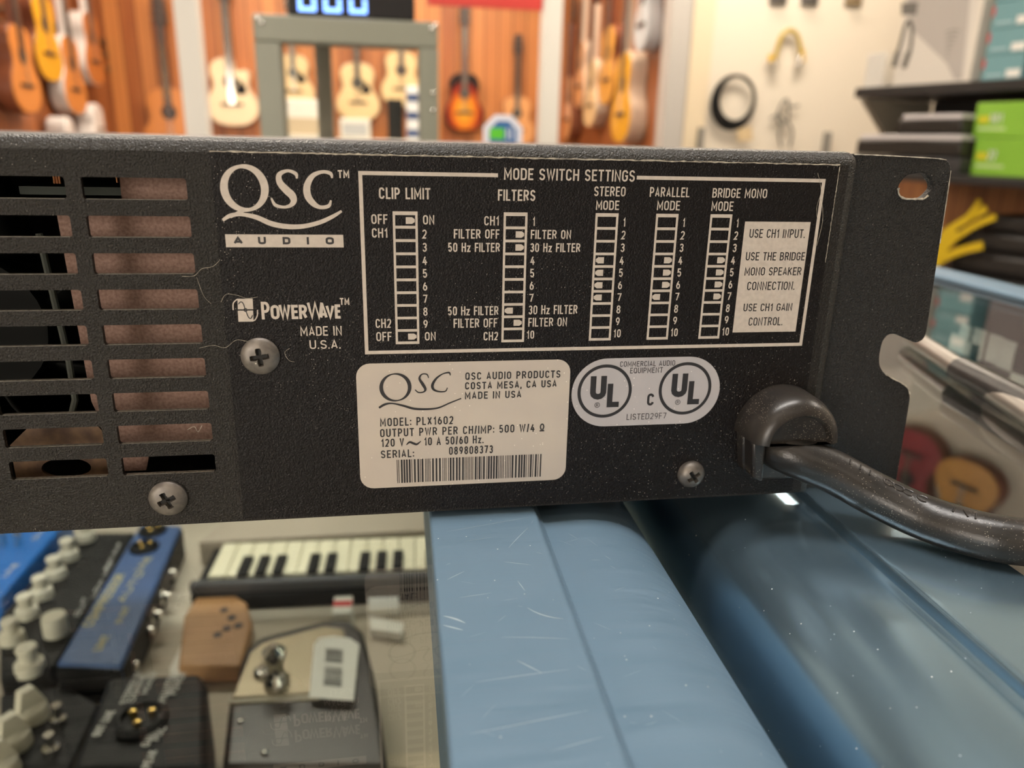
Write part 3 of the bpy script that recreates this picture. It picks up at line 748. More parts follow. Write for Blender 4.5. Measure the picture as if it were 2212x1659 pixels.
brush(rt, [(3.0, 18.3), (3.8, 18.95), (4.7, 18.6), (5.5, 18.35), (6.47, 19.1)], [.2, .5, .55, .5, .2], YL)
ring(rt, .74, 32.9, 3.3, 3.3, .85, .3, .2, YL)
brush(rt, [(8.5, 35.0), (8.1, 35.9), (6.95, 35.95), (6.35, 34.94), (7.1, 33.5), (7.7, 32.3), (7.3, 31.6), (6.07, 31.5), (5.3, 32.2)], [.2, .3, .3, .5, .7, .6, .35, .3, .2], YL)
brush(rt, [(13.6, 35.5), (13.3, 36.2), (11.78, 35.9), (10.3, 34.83), (9.4, 33.31), (9.6, 32.2), (10.76, 31.6), (12.4, 31.6), (12.9, 32.5)], [.2, .4, .3, .5, .65, .55, .4, .3, .2], YL)
brush(rt, [(-3.2, 27.95), (-1.81, 28.75), (-.1, 28.95), (2.58, 28.25), (5.03, 27.45), (8.0, 27.25), (10.74, 27.5), (13.49, 28.65), (16.2, 29.7)], [.5, .55, .35, .5, .55, .5, .4, .35, .3], YL)
rt.build('label_lettering', 'ink', rl)
bc = MB()
pat = '1011011011010101011101101011010101101101011010111010101101011010110111010110101010110110101101010110110101'
x = .6; rr_ = random.Random(3)
while x < 36.1:
    w = rr_.choice([.17, .17, .17, .42, .42])
    bc.fill([(p[0] * MM, p[1] * MM) for p in ((x, 8.3), (min(x + w, 36.3), 8.3), (min(x + w, 36.3), 14.45), (x, 14.45))], YL * MM)
    x += w + rr_.choice([.2, .22, .25, .42])
bc.build('barcode', 'ink', rl)

# certification label
cl = plate('certification_label', [[(p[0], p[1]) for p in rounded(43.25 * MM, 21.2 * MM, 81.5 * MM, 38.8 * MM, 8.75 * MM, 12)]], (YO - .12) * MM, (YO - .01) * MM, 'silver_label', amp)
ct = MB()
for s_, a, b, z, hh in [('COMMERCIAL AUDIO', 55.02, 69.06, 36.61, 1.38), ('EQUIPMENT', 57.68, 66.01, 34.88, 1.43), ('LISTED29F7', 57.63, 68.0, 22.71, 1.6)]:
    write(ct, s_, a, b, z, hh, sw=.17, y=YL, gap=.3)
for s_, a, b, z, hh, w in [('U', 47.85, 51.94, 28.34, 6.06, 1.45), ('L', 52.25, 55.36, 26.23, 6.13, 1.4), ('U', 68.69, 72.82, 28.33, 6.17, 1.45), ('L', 73.2, 76.31, 26.31, 6.15, 1.4), ('C', 62.61, 64.4, 26.33, 3.2, .6)]:
    write(ct, s_, a, b, z, hh, sw=w, y=YL)
for cx, cz in ((51.56, 30.43), (72.31, 30.54)):
    ring(ct, cx, cz, 6.5, 6.5, .78, .78, 0, YL, 64)
for cx, cz in ((49.85, 26.92), (70.69, 27.01)):
    ring(ct, cx, cz, .62, .62, .13, .13, 0, YL, 20); write(ct, 'R', cx - .26, cx + .28, cz - .38, .76, sw=.12, y=YL)
ct.build('certification_lettering', 'ink', cl)

# cross-head screws
def screw(x, z, r, hgt, turn, lean=0):
    mb = MB(); N, K = 72, 16
    vs = [(0, 0, hgt)]; fs = []
    for j in range(1, K + 1):
        rr = r * j / K
        for i in range(N):
            a = 2 * PI * i / N
            X, Z = rr * math.cos(a), rr * math.sin(a)
            hh = hgt * math.sqrt(max(0, 1 - (rr / (r * 1.02)) ** 2.6))
            xa, za = X * math.cos(turn) + Z * math.sin(turn), -X * math.sin(turn) + Z * math.cos(turn)
            arm = .46 * r
            wd = .125 * r
            if (abs(xa) < wd and abs(za) < arm) or (abs(za) < wd and abs(xa) < arm) or (abs(xa) + abs(za) < .24 * r): hh -= .62 * hgt + .3
            vs.append((X, Z, hh))
    vs[0] = (0, 0, hgt * .38 - .5)
    for i in range(N): fs.append((0, 1 + i, 1 + (i + 1) % N))
    for j in range(K - 1):
        for i in range(N):
            k = (i + 1) % N
            fs.append((1 + j * N + i, 1 + (j + 1) * N + i, 1 + (j + 1) * N + k, 1 + j * N + k))
    b0 = 1 + (K - 1) * N; o = len(vs)
    for i in range(N):
        a = 2 * PI * i / N; vs.append((r * math.cos(a), r * math.sin(a), -.2))
    for i in range(N):
        k = (i + 1) % N; fs.append((b0 + i, o + i, o + k, b0 + k))
    mt = Matrix.Translation((x * MM, (YO - .02) * MM, z * MM)) @ Matrix.Rotation(PI / 2 + math.radians(lean), 4, 'X') @ Matrix.Scale(MM, 4)
    mb.add(vs, fs, mt)
    s_ = mb.build('screw', 'screw', amp, smooth=True, auto=30)
    rc = MB()
    for a, b in ((.40, .10), (.10, .40)):
        rc.box((0, 0, hgt * .46), (2 * a * r, 2 * b * r, .03), Matrix.Translation((x * MM, (YO - .02) * MM, z * MM)) @ Matrix.Rotation(PI / 2 + math.radians(lean), 4, 'X') @ Matrix.Scale(MM, 4) @ Matrix.Rotation(turn, 4, 'Z'))
    rc.build('cross_recess', 'recess', s_)
    return s_
screw(-29.1, 41.15, 4.25, 1.7, .12)
screw(-52.4, 7.1, 4.3, 1.7, .42)
screw(76.1, 7.15, 3.6, 2.6, .62)
screw(-93.6, 7.1, 4.3, 1.7, .2)

# rack ear with an oblong hole and an open notch
E_ = 5.2
ear = [(107.5, 87.5), (114, 87.45), (136.0, 86.85), (138.0, 86.3), (139.0, 84.6), (140.9, 42.3), (140.3, 40.4), (138.4, 39.6), (131.6, 42.3), (129.6, 42.1), (128.4, 40.2), (128.25, 36.2), (128.9, 33.4), (130.8, 31.2), (136.6, 28.4), (138.9, 26.6), (139.8, 24.0), (140.45, -1.0), (139.6, -1.6), (107.5, -1.6)]
def soften(poly, r, skip=()):
    out = []
    n = len(poly)
    for i in range(n):
        a, b, c = Vector(poly[i - 1]), Vector(poly[i]), Vector(poly[(i + 1) % n])
        d1, d2 = (a - b), (c - b)
        k = min(r, d1.length * .45, d2.length * .45)
        p, q = b + d1.normalized() * k, b + d2.normalized() * k
        for t in (0, .25, .5, .75, 1):
            out.append(tuple((1 - t) ** 2 * p + 2 * t * (1 - t) * b + t * t * q))
    return out
hole = soften([(125.2, 80.0), (127.0, 82.75), (131.9, 83.5), (134.6, 80.8), (134.9, 79.4), (132.9, 77.1), (128.0, 77.0), (125.9, 78.0)], 1.2)
sc = lambda l: [(p[0] * MM, p[1] * MM) for p in l]
plate('rack_ear', [sc(soften(ear, 1.1)), sc(hole)], (E_) * MM, (E_ + 2.4) * MM, 'powder_ear', amp, bevel=0.35 * MM)

earo = bpy.data.objects['rack_ear']
def worn(pts, w):
    we = MB()
    pp = smooth_path([(p[0], (E_ - .02), p[1]) for p in pts], 5)
    we.tube([p * MM for p in pp], [w * MM * random.uniform(.5, 1.2) for _ in pp], 6)
    we.build('worn_edge', 'dust', earo)
worn([(125.3, 79.6), (125.7, 78.2), (126.6, 77.4), (128.1, 77.0), (130.5, 76.98), (132.8, 77.1), (133.8, 77.9)], .3)
worn([(131.0, 31.1), (133.5, 29.8), (136.4, 28.4), (138.4, 27.0), (139.4, 25.2)], .2)
worn([(112.0, 87.3), (118, 87.25), (126, 87.05), (134, 86.8), (137, 86.5)], .18)
worn([(138.9, 84), (139.3, 76), (139.7, 66)], .12)

# strain relief bushing and mains cord
sr = MB()
N = 28
def dome_ring(y, rx, rz):
    return [((98.6 + rx * math.cos(PI * i / N)) , y, 19.0 + rz * math.sin(PI * i / N)) for i in range(N + 1)]
rings = [dome_ring(YO, 11.9, 12.0), dome_ring(-7.0, 11.7, 11.8), dome_ring(-9.6, 11.2, 11.2), dome_ring(-11.4, 10.2, 10.0), dome_ring(-12.2, 8.7, 8.4), dome_ring(-12.3, 8.2, 7.7), dome_ring(-10.6, 7.6, 7.0)]
vs = []; fs = []
for rg in rings: vs += [tuple(c * MM for c in p) for p in rg]
for j_ in range(len(rings) - 1):
    for i in range(N): fs.append((j_ * (N + 1) + i, j_ * (N + 1) + i + 1, (j_ + 1) * (N + 1) + i + 1, (j_ + 1) * (N + 1) + i))
    fs.append((j_ * (N + 1), (j_ + 1) * (N + 1), (j_ + 1) * (N + 1) + N, j_ * (N + 1) + N))
fs.append(tuple((len(rings) - 1) * (N + 1) + i for i in range(N + 1)))
sr.add(vs, fs)
relief = sr.build('strain_relief', 'strain', amp, smooth=True, auto=50)
lower = MB()
lower.prism(sc([(87.2, 19.0), (110.0, 19.0), (109.5, 9.5), (106, 6.2), (92.5, 6.2), (88.6, 9.2)]), YO * MM, -4.2 * MM)
lower.prism(sc([(87.4, 19.0), (91.0, 19.0), (91.4, 8.2), (88.7, 9.4)]), -4.2 * MM, -9.6 * MM)
lower.build('clamp_block', 'strain', relief, bevel=.0006)
cord_pts = [(95.2, 2, 17.0), (96.4, -5, 15.8), (99.2, -8.5, 14.9), (108.3, -12.6, 11.6), (116.7, -17.6, 7.6), (124.3, -24.2, 4.85), (130.6, -31.5, 4.25), (137.0, -36.5, 4.15), (146, -39, 3.9), (160, -38, 2.6), (180, -30, 1.7), (200, -14, 1.6), (215, 10, 1.6), (225, 45, 1.6), (235, 100, 1.6)]
cpath = smooth_path(cord_pts, 8)
cord = MB().tube([p * MM for p in cpath], 5.45 * MM, 28).build('power_cord', 'rubber', amp, smooth=True)
# embossed marks along the top of the cord
em = MB()
def on_cord(t):
    k = int(t * (len(cpath) - 1)); p, q = cpath[k], cpath[k + 1]
    d = (q - p).normalized()
    side = d.cross(Vector((0, 0, 1))).normalized(); up = side.cross(d).normalized()
    return p * MM, d, up, side
seq = ['bar', 'bar', 'bar', None, 'o', 'o', 'c', 'c', None, None, 'bar', 'slash', 'bar']
for i, kd in enumerate(seq):
    if not kd: continue
    p, d, up, side = on_cord(.228 + i * .0185)
    nrm = (up * .87 + Vector((0, -1, 0)) * .45); nrm = (nrm - d * nrm.dot(d)).normalized()
    tv = d.cross(nrm).normalized()
    ctr = p + nrm * 5.42 * MM
    if kd == 'o' or kd == 'c':
        n0, n1 = (0, 16) if kd == 'o' else (2, 14)
        pts = [ctr + d * 1.25 * MM * math.cos(2 * PI * k / 16) + tv * .85 * MM * math.sin(2 * PI * k / 16) for k in range(n0, n1 + 1)]
    elif kd == 'bar': pts = [ctr + tv * .9 * MM, ctr, ctr - tv * .9 * MM]
    else: pts = [ctr + tv * .9 * MM + d * .6 * MM, ctr, ctr - tv * .9 * MM - d * .6 * MM]
    em.tube(pts, .22 * MM, 6)
em.build('embossed_marks', 'rubber', cord, smooth=True)

# ================================================================== SHOWCASES
YAW = -0.016
Y0, Y1 = -0.26, 0.80       # front and back of both counters
ZS = -0.300                # inner shelf
ZG = -0.0039               # top face of the glass
lc = thing('display_counter', 'glass-topped showcase on the left with blue metal rail, audio gear inside', 'showcase', (0, 0, Z_F), YAW)
rcn = thing('display_counter', 'glass-topped showcase on the right, beyond the black gap under the power cord', 'showcase', (0, 0, Z_F), YAW)
def mm(pts): return [(p[0] * MM, p[1] * MM) for p in pts]
def qarc(cx, cz, rx, rz, a0, a1, n=8):
    return [(cx + rx * math.cos(math.radians(a0 + (a1 - a0) * i / n)), cz + rz * math.sin(math.radians(a0 + (a1 - a0) * i / n))) for i in range(n + 1)]
ZB, ZU = -1.45, -4.55     # top of the flat bar, top of the rounded shoulder (mm)
prof_l = [(8.4, -34), (8.4, ZB - .9)] + qarc(9.2, ZB - .8, .8, .8, 180, 90, 4) + [(20, ZB), (34.0, ZB)] + qarc(34.5, ZB - .95, 1.1, .95, 85, 15, 4) + [(36.6, -4.1), (37.4, -4.7), (38.6, -4.85)] + [(45, ZU), (50, -4.6), (54, -5.2), (58, -6.4), (61, -8.0), (64, -10.3), (66.5, -13.0), (68.6, -16.5), (70, -20.5), (70.8, -25), (71, -31), (71, -46), (40, -46), (40, -34)]
prof_r = [(79, -46), (79, -31), (79.2, -25), (79.9, -20.5), (81.2, -16.5), (83.2, -13.2), (85.6, -10.5), (88.6, -8.2), (92, -6.5), (96, -5.2), (101, -4.6), (106, ZU), (108.4, -4.7), (109.8, -4.6), (110.6, -4.1)] + qarc(112.2, ZB - .95, 1.1, .95, 165, 95, 4) + [(113.2, ZB), (126, ZB), (138.6, ZB)] + qarc(138.9, ZB - .8, .8, .8, 90, 0, 4) + [(139.7, -34), (108, -34), (108, -46)]
def rail(name, prof, parent, mat):
    o = MB().prism(mm(prof), Y0, Y1, 'y').build(name, mat, parent, smooth=True, auto=28)
    return o
rl_l = rail('side_rail', prof_l, lc, 'blue_rail')
rl_r = rail('side_rail', prof_r, rcn, 'blue_gloss')
# scratches on the rails
sc_l = MB()
def scr(p, q, w, z=-.03, bend=0):
    a, b = Vector(p), Vector(q)
    c = (a + b) / 2 + Vector((-(b - a).y, (b - a).x)) * bend
    pts = [(1 - t) ** 2 * a + 2 * t * (1 - t) * c + t * t * b for t in [i / 8 for i in range(9)]]
    ws = [w * math.sin(PI * (i + .6) / 9.2) for i in range(9)]
    # ribbon lies in the horizontal plane
    tmp = MB().ribbon([(v.x * MM, v.y * MM) for v in pts], [k * MM for k in ws], 0)
    sc_l.add([(v[0], v[2], z * MM) for v in tmp.v], tmp.f)
rs = random.Random(11)
for p, q, w, b in [((9.5, -42), (13.6, -44.8), .5, .1), ((9.3, -45), (13.0, -47), .35, 0), ((26, -17), (32, -8), .16, .02), ((26.5, -41), (33, -45.5), .3, -.2), ((12, -8), (33, -2.6), .12, 0), ((27, -35), (26, -31), .14, 0), ((24, -23), (30, -25), .12, 0), ((14, -62), (31, -60.5), .12, .01), ((12, -74), (32, -71), .13, 0), ((16, -13), (24, -11.5), .08, 0), ((22, -57), (26, -61), .2, 0), ((11, -29), (15, -26), .14, 0), ((24, -79), (33, -77), .1, 0), ((13, -36), (20, -35), .1, 0), ((20, -50), (33, -52), .12, .03)]:
    scr(p, q, w, ZB + .02, b)
for i in range(14):
    x, y = rs.uniform(9, 33), rs.uniform(-95, -6); a = rs.uniform(-.6, .9); L = rs.uniform(1, 5)
    scr((x, y), (min(34, x + L * math.cos(a)), y + L * math.sin(a)), rs.uniform(.03, .07), ZB + .02, rs.uniform(-.05, .05))
for i in range(16):
    x = rs.uniform(39, 50); y = rs.uniform(-95, -6); a = rs.uniform(-1.2, .6); L = rs.uniform(1, 6)
    x2 = min(50, x + L * math.cos(a))
    scr((x, y), (x2, y + L * math.sin(a)), rs.uniform(.03, .08), ZU + .03, rs.uniform(-.05, .05))
sc_l.build('scratches', 'scratch', rl_l)

def case(root, x0, x1, shelf_mat, xin0, xin1, sx0, sx1):
    MB().lo_hi((xin0, Y0 + .02, ZG - .0026), (xin1, Y1 - .02, ZG)).build('glass_top', 'glass', root)
    MB().lo_hi((sx0, Y0 + .02, ZS - .016), (sx1, Y1 - .02, ZS)).build('shelf', shelf_mat, root)
    MB().lo_hi((x0, Y0 + .01, Z_F), (x1, Y1 - .01, ZS - .02)).build('base_cabinet', 'carcass', root)
    f = MB().lo_hi((xin0, Y0, -.034), (xin1, Y0 + .026, -.0005)).build('front_rail', 'blue_rail', root)
    f = MB().lo_hi((xin0, Y1 - .026, -.034), (xin1, Y1, -.0005)).build('back_rail', 'blue_rail', root)
    MB().lo_hi((xin0, Y0 + .004, ZS - .016), (xin1, Y0 + .009, -.034)).build('front_glass', 'glass_plain', root)
    MB().lo_hi((xin0, Y1 - .02, ZS - .016), (xin1, Y1 - .008, -.034)).build('back_board', 'carcass', root)
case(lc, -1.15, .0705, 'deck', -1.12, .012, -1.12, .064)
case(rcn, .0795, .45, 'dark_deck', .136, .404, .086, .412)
MB().lo_hi((.060, Y0 + .02, ZS - .016), (.064, Y1 - .02, -.047)).build('side_glass', 'glass_plain', lc)
MB().lo_hi((.086, Y0 + .02, ZS - .016), (.090, Y1 - .02, -.047)).build('side_glass', 'glass_plain', rcn)
MB().lo_hi((-1.15, Y0, ZS - .02), (-1.12, Y1, -.0005)).build('side_rail', 'blue_rail', lc)
pr_far = [(404, -30), (404, -1), (405, 0), (428, 0)] + qarc(428, -12, 22, 12, 90, 0, 8) + [(450, -30)]
MB().prism(mm(pr_far), Y0, Y1, 'y').build('side_rail', 'blue_rail', rcn, smooth=True, auto=28)
MB().lo_hi((.4030, Y0 + .02, -.030), (.4042, Y1 - .02, -.0035)).build('rail_dark_strip', 'rubber', rcn)  # thin black strip along the inner face below the blue edge
MB().lo_hi((.415, Y0 + .02, ZS - .02), (.445, Y1 - .02, -.030)).build('side_post', 'carcass', rcn)

fill_bar = MB().lo_hi((-1.05, Y0 + .035, -.050), (.0, Y0 + .050, -.036)).build('fill_housing', 'carcass', lc)  # unseen strip light added under the front rail to brighten the showcase contents
MB().lo_hi((-1.03, Y0 + .037, -.053), (-.01, Y0 + .048, -.050)).build('fill_tube', P('added showcase fill', (.8, .8, .8), .5, emit=(1.0, .92, .78), estr=26), fill_bar)

# ---------------------------------------------------------------- things inside the left showcase
def box_on(name, label, cat, corners, h, mat, bev=.002, zb=ZS, group=None, parent=None):
    """a body whose top corners are given as world points; sides go straight down to zb"""
    t = thing(name, label, cat, (sum(c.x for c in corners) / len(corners), sum(c.y for c in corners) / len(corners), zb), 0, group)
    MB().prism([(c.x, c.y) for c in corners], zb + .0005, zb + h, 'z').build('body', mat, t, bevel=bev)
    return t
def top_pts(px, z): return [atz(u, v, z) for u, v in px]
M['blue_box'] = P('blue painted steel', (0.03, 0.085, 0.23), 0.4, noise=(40, (0.04, 0.10, 0.27), .5))
M['blue_bright'] = P('bright blue painted steel', (0.005, 0.14, 0.50), 0.35)
M['blk_plastic'] = P('black plastic', (0.010, 0.010, 0.010), 0.5, spec=0.16)
M['ivory'] = P('ivory plastic knob', (0.66, 0.62, 0.50), 0.35)
M['gold_txt'] = P('gold print', (0.55, 0.48, 0.20), 0.5)
M['white_txt'] = P('white print', (0.65, 0.64, 0.60), 0.6)
M['chrome'] = P('chrome', (0.75, 0.73, 0.68), 0.12, metal=1)
M['gold'] = P('gold contacts', (0.85, 0.6, 0.2), 0.25, metal=1)
M['paper'] = P('white paper label', (0.84, 0.82, 0.75), 0.6)
M['red'] = P('red print', (0.60, 0.03, 0.03), 0.5)
def top_frame(o, ux, z):
    """matrix for lettering lying on a top face: local x along ux, local z along the other ground axis"""
    ux = Vector((ux[0], ux[1], 0)).normalized(); uz = Vector((-ux.y, ux.x, 0))
    return Matrix(((ux.x, 0, uz.x, o[0]), (ux.y, 0, uz.y, o[1]), (0, -1, 0, z), (0, 0, 0, 1)))
def scribble(mb, u0, v0, u1, v1, h, z, words, seed=0):
    """small lettering lines between two pixel-free ground points"""
    a, b = atz(u0, v0, z), atz(u1, v1, z)
    L = (b - a).length * 1000
    write(mb, words, 0, L, 0, h, sw=h * .17, y=0, mat4=top_frame((a.x, a.y), (b.x - a.x, b.y - a.y), z))
def jack(parent, p, r, name='socket', pins=True):
    s = MB().lathe([(r, 0), (r, .002), (r * .86, .0035), (r * .80, .0035), (r * .78, .0006)], 24, Matrix.Translation(p)).build(name, 'blk_plastic', parent, smooth=True)
    if pins:
        for k in range(3):
            a = 2 * PI * k / 3 + .5
            MB().lathe([(r * .16, 0), (r * .16, .004), (r * .08, .0046)], 10, Matrix.Translation((p[0] + r * .42 * math.cos(a), p[1] + r * .42 * math.sin(a), p[2] + .0006))).build('contact', 'gold', s, smooth=True)
    return s

zt = -.270
A = box_on('audio_interface', 'bright blue audio box at the left edge of the showcase', 'audio device', [Vector((-.55, .36, 0)), atz(0, 1292, zt), atz(118, 1156, zt), Vector((-.315, .56, 0)), Vector((-.55, .56, 0))], .030, 'blue_bright')
for args in ((14, 1246, 44, 1216, 5, zt + .0003, 'LINE'), (78, 1166, 104, 1138, 5, zt + .0003, 'GAIN')):
    s_ = MB(); scribble(s_, *args); s_.build('lettering', 'white_txt', A)
for u, v in ((8, 1178), (40, 1178)):
    p = atz(u, v, zt)
    MB().tube([p, p + Vector((0, 0, .013))], .0035, 12).build('plug', 'chrome', A, smooth=True)

zt = -.281
B_ = box_on('mixing_unit', 'black mixing unit with a row of ivory knobs, between two blue boxes', 'audio device', top_pts([(0, 1330), (0, 1470), (118, 1440), (292, 1150), (165, 1150)], zt), .019, 'blk_plastic')
def knob(parent, u, v, z, r, hgt, style):
    p = atz(u, v, z)
    mt = Matrix.Translation((p.x, p.y, z))
    mb = MB()
    if style == 'fat': mb.lathe([(r, 0), (r, hgt * .7), (r * .94, hgt)], 24, mt)
    elif style == 'pointer':
        mb.lathe([(r, 0), (r * .92, hgt * .5), (r * .6, hgt * .62)], 24, mt)
        mb.prism([(-r * .9, hgt * .5), (-r * .55, hgt * 1.35), (r * .3, hgt * 1.35), (r * .9, hgt * .5)], -r * .33, r * .33, 'y', mt @ Matrix.Rotation(.9, 4, 'Z'))
    else: mb.lathe([(r, 0), (r * .95, hgt * .45), (r * .62, hgt * .55), (r * .6, hgt * .95), (r * .72, hgt * 1.08), (r * .66, hgt * 1.2)], 24, mt)
    return mb.build('knob', 'ivory', parent, smooth=True, auto=45)
for u, v in ((186, 1165), (150, 1205), (122, 1245), (92, 1288), (60, 1330), (28, 1385)): knob(B_, u, v, zt, .0086, .0155, 'step')
knob(B_, 122, 1368, zt, .0088, .016, 'fat')
kb = MB()
for u0, v0, u1, v1, wd in ((205, 1290, 245, 1215, 'LOW MID'), (225, 1300, 262, 1232, 'LEVEL'), (170, 1330, 190, 1290, 'CUT'), (232, 1230, 262, 1172, 'PAN AUX')): scribble(kb, u0, v0, u1, v1, 3.4, zt + .0003, wd)
kb.build('lettering', 'white_txt', B_)

zt2 = -.284
B2 = box_on('pedal_board', 'black effects unit with ivory pointer knobs, bottom left corner of showcase', 'audio device', top_pts([(0, 1500), (0, 1659), (150, 1659), (215, 1520), (150, 1480)], zt2), .016, 'blk_plastic')
for u, v, st in ((66, 1450, 'step'), (72, 1550, 'pointer'), (34, 1610, 'pointer'), (6, 1668, 'pointer')): knob(B2, u, v, zt2, .0100, .0175, st)
for u, v in ((112, 1625), (128, 1560)):
    p = atz(u, v, zt2)
    MB().lathe([(.005, 0), (.005, .004), (.0025, .005), (.002, .012), (.0032, .014)], 14, Matrix.Translation((p.x, p.y, zt2))).build('toggle_switch', 'chrome', B2, smooth=True)

zt = -.268
C_ = box_on('direct_box', 'long dark blue box with gold lettering and two round sockets', 'audio device', top_pts([(122, 1434), (262, 1440), (392, 1136), (306, 1128)], zt), .032, 'blue_box')
cb = MB()
scribble(cb, 200, 1352, 272, 1240, 8, zt + .0003, 'COMPRESSOR'); scribble(cb, 268, 1300, 312, 1235, 6, zt + .0003, 'AUTO'); scribble(cb, 218, 1405, 240, 1372, 6, zt + .0003, 'LIMIT'); scribble(cb, 262, 1345, 282, 1310, 5, zt + .0003, 'IN OUT'); scribble(cb, 305, 1232, 330, 1204, 6, zt + .0003, 'LINE')
cb.build('lettering', 'gold_txt', C_)
for u, v in ((312, 1184), (330, 1148)): 
    p = atz(u, v, zt); jack(C_, (p.x, p.y, zt), .0125)
sd = MB()
for u, v, z in ((364, 1240, -.280), (352, 1290, -.282), (332, 1330, -.282), (314, 1365, -.282), (278, 1440, -.282)):
    p = atz(u, v, z); sd.lathe([(.0065, 0), (.0065, .004), (.004, .004), (.004, .010)], 14, Matrix.Translation((p.x - .004, p.y, p.z)) @ Matrix.Rotation(PI / 2, 4, 'Y'))
sd.build('jack_socket', 'chrome', C_, smooth=True)
# black side panel of the blue box
qa, qb = atz(262, 1440, zt), atz(392, 1136, zt)
dv = (qb - qa); sn = Vector((dv.y, -dv.x, 0)).normalized() * .0012
dn = Vector((0, 0, 1))
lo_ = [qa + dv * .01 - dn * .003, qb - dv * .01 - dn * .003, qb - dv * .01 - dn * .030, qa + dv * .01 - dn * .030]
MB().add(lo_ + [p + sn for p in lo_], [(0, 1, 2, 3), (4, 7, 6, 5), (0, 4, 5, 1), (1, 5, 6, 2), (2, 6, 7, 3), (3, 7, 4, 0)]).build('side_panel', 'blk_plastic', C_)
# black end panel of the blue box
pa, pb_ = atz(122, 1434, zt), atz(262, 1440, zt)
e_ = (pb_ - pa).normalized(); n_ = Vector((e_.y, -e_.x, 0))
MB().add([pa + n_ * .001 - Vector((0, 0, .002)), pb_ + n_ * .001 - Vector((0, 0, .002)), pb_ + n_ * .001 - Vector((0, 0, .030)), pa + n_ * .001 - Vector((0, 0, .030)), pa - Vector((0, 0, .002)), pb_ - Vector((0, 0, .002)), pb_ - Vector((0, 0, .030)), pa - Vector((0, 0, .030))], [(0, 1, 2, 3), (4, 5, 1, 0), (7, 6, 2, 3), (0, 3, 7, 4), (1, 2, 6, 5)]).build('end_panel', 'blk_plastic', C_)

zt = -.238
D_ = box_on('stage_box', 'black box with a round three-pin socket and white lettering', 'audio device', top_pts([(150, 1659), (232, 1456), (430, 1446), (446, 1470), (446, 1659)], zt), .060, 'blk_plastic', .004)
p = atz(306, 1556, zt); jack(D_, (p.x, p.y, zt), .0145)
db = MB()
for u0, v0, u1, v1, hh, wd in ((272, 1520, 306, 1452, 4, 'STEREO IN'), (290, 1516, 322, 1452, 4, 'CHANNEL'), (318, 1498, 342, 1450, 4, 'MIXER'), (358, 1518, 384, 1452, 5, 'PHANTOM'), (380, 1500, 404, 1452, 5, 'POWER'), (216, 1590, 250, 1535, 5, 'OUT LINE'), (322, 1612, 340, 1580, 5, 'GAIN'), (342, 1600, 362, 1570, 5, 'MIC'), (325, 1658, 342, 1620, 5, 'PEAK')):
    scribble(db, u0, v0, u1, v1, hh, zt + .0003, wd)
db.build('lettering', 'white_txt', D_)

# small keyboard
za = -.272
k0, k1 = atz(448, 1243, za), atz(975, 1222, za)
ux = (k1 - k0).normalized(); uy = Vector((-ux.y, ux.x, 0))
kw = thing('keyboard', 'small keyboard with cream keys near the blue rail', 'keyboard', (k0.x, k0.y, ZS), math.atan2(ux.y, ux.x))
Lk = (k1 - k0).length; dep = (atz(480, 1173, za) - k0).dot(uy)
MB().lo_hi((-.012, -.014, 0.0005), (Lk, dep + .012, .018)).build('body', 'blk_plastic', kw, local=True, bevel=.003)
nk = 14; wk_ = Lk / nk * .985
for i in range(nk):
    MB().lo_hi((i * wk_ + .0004, 0.0, .018), ((i + 1) * wk_ - .0004, dep, .0275)).build('white_key', P('cream key', (0.84, 0.78, 0.56), 0.35) if i == 0 else bpy.data.materials['cream key'], kw, local=True, bevel=.0008)
for i in (2, 3, 4, 6, 7, 9, 10, 11, 13):
    MB().lo_hi((i * wk_ - .0045, -.005, .0275), (i * wk_ + .0045, dep * .46, .0315)).build('black_key', 'blk_plastic', kw, local=True, bevel=.001)
MB().lo_hi((-.012, -.014, .018), (Lk, -.0055, .0282)).build('control_panel', P('charcoal panel', (.045, .045, .048), .45), kw, local=True, bevel=.002)

# pedal with a price sticker
zt = -.262
F0 = top_pts([(478, 1659), (494, 1520), (530, 1400), (560, 1375), (700, 1338), (752, 1336), (784, 1362), (806, 1440), (826, 1560), (838, 1659)], zt)
G = thing('wah_pedal', 'gold-topped pedal with dark rim and white barcode sticker, front of the showcase', 'pedal', (sum(c.x for c in F0) / 10, sum(c.y for c in F0) / 10, ZS))
MB().prism([(c.x, c.y) for c in F0], ZS + .0005, zt, 'z').build('housing', P('brown black housing', (.035, .028, .022), .35), G, bevel=.004)
F1 = top_pts([(500, 1506), (540, 1408), (566, 1386), (700, 1350), (742, 1356), (772, 1452), (762, 1480), (680, 1494)], zt + .0028)
MB().prism([(c.x, c.y) for c in F1], zt - .001, zt + .0022, 'z').build('top_plate', P('brushed gold plate', (.30, .25, .17), .38, metal=.7), G, bevel=.001)
ridge = top_pts([(496, 1512), (690, 1500), (690, 1509), (494, 1520)], zt + .001)
MB().prism([(c.x, c.y) for c in ridge], zt - .001, zt + .0015, 'z').build('edge_bead', P('dull brass bead', (.42, .37, .27), .5), G)
p = atz(598, 1482, zt)
MB().lathe([(.0085, 0), (.0085, .004), (.006, .007), (.005, .016), (.0075, .020), (.0075, .026), (.003, .030)], 20, Matrix.Translation((p.x, p.y, zt + .002))).build('foot_switch', 'chrome', G, smooth=True)
p = atz(566, 1462, zt)
MB().lathe([(.0055, 0), (.0055, .003), (.003, .006)], 16, Matrix.Translation((p.x, p.y, zt + .002))).build('indicator_lamp', 'chrome', G, smooth=True)
for u, v in ((572, 1628), (520, 1560)):
    p = atz(u, v, zt); MB().lathe([(.0022, 0), (.0022, .001), (.001, .0018)], 12, Matrix.Translation((p.x, p.y, zt))).build('bolt', 'chrome', G, smooth=True)
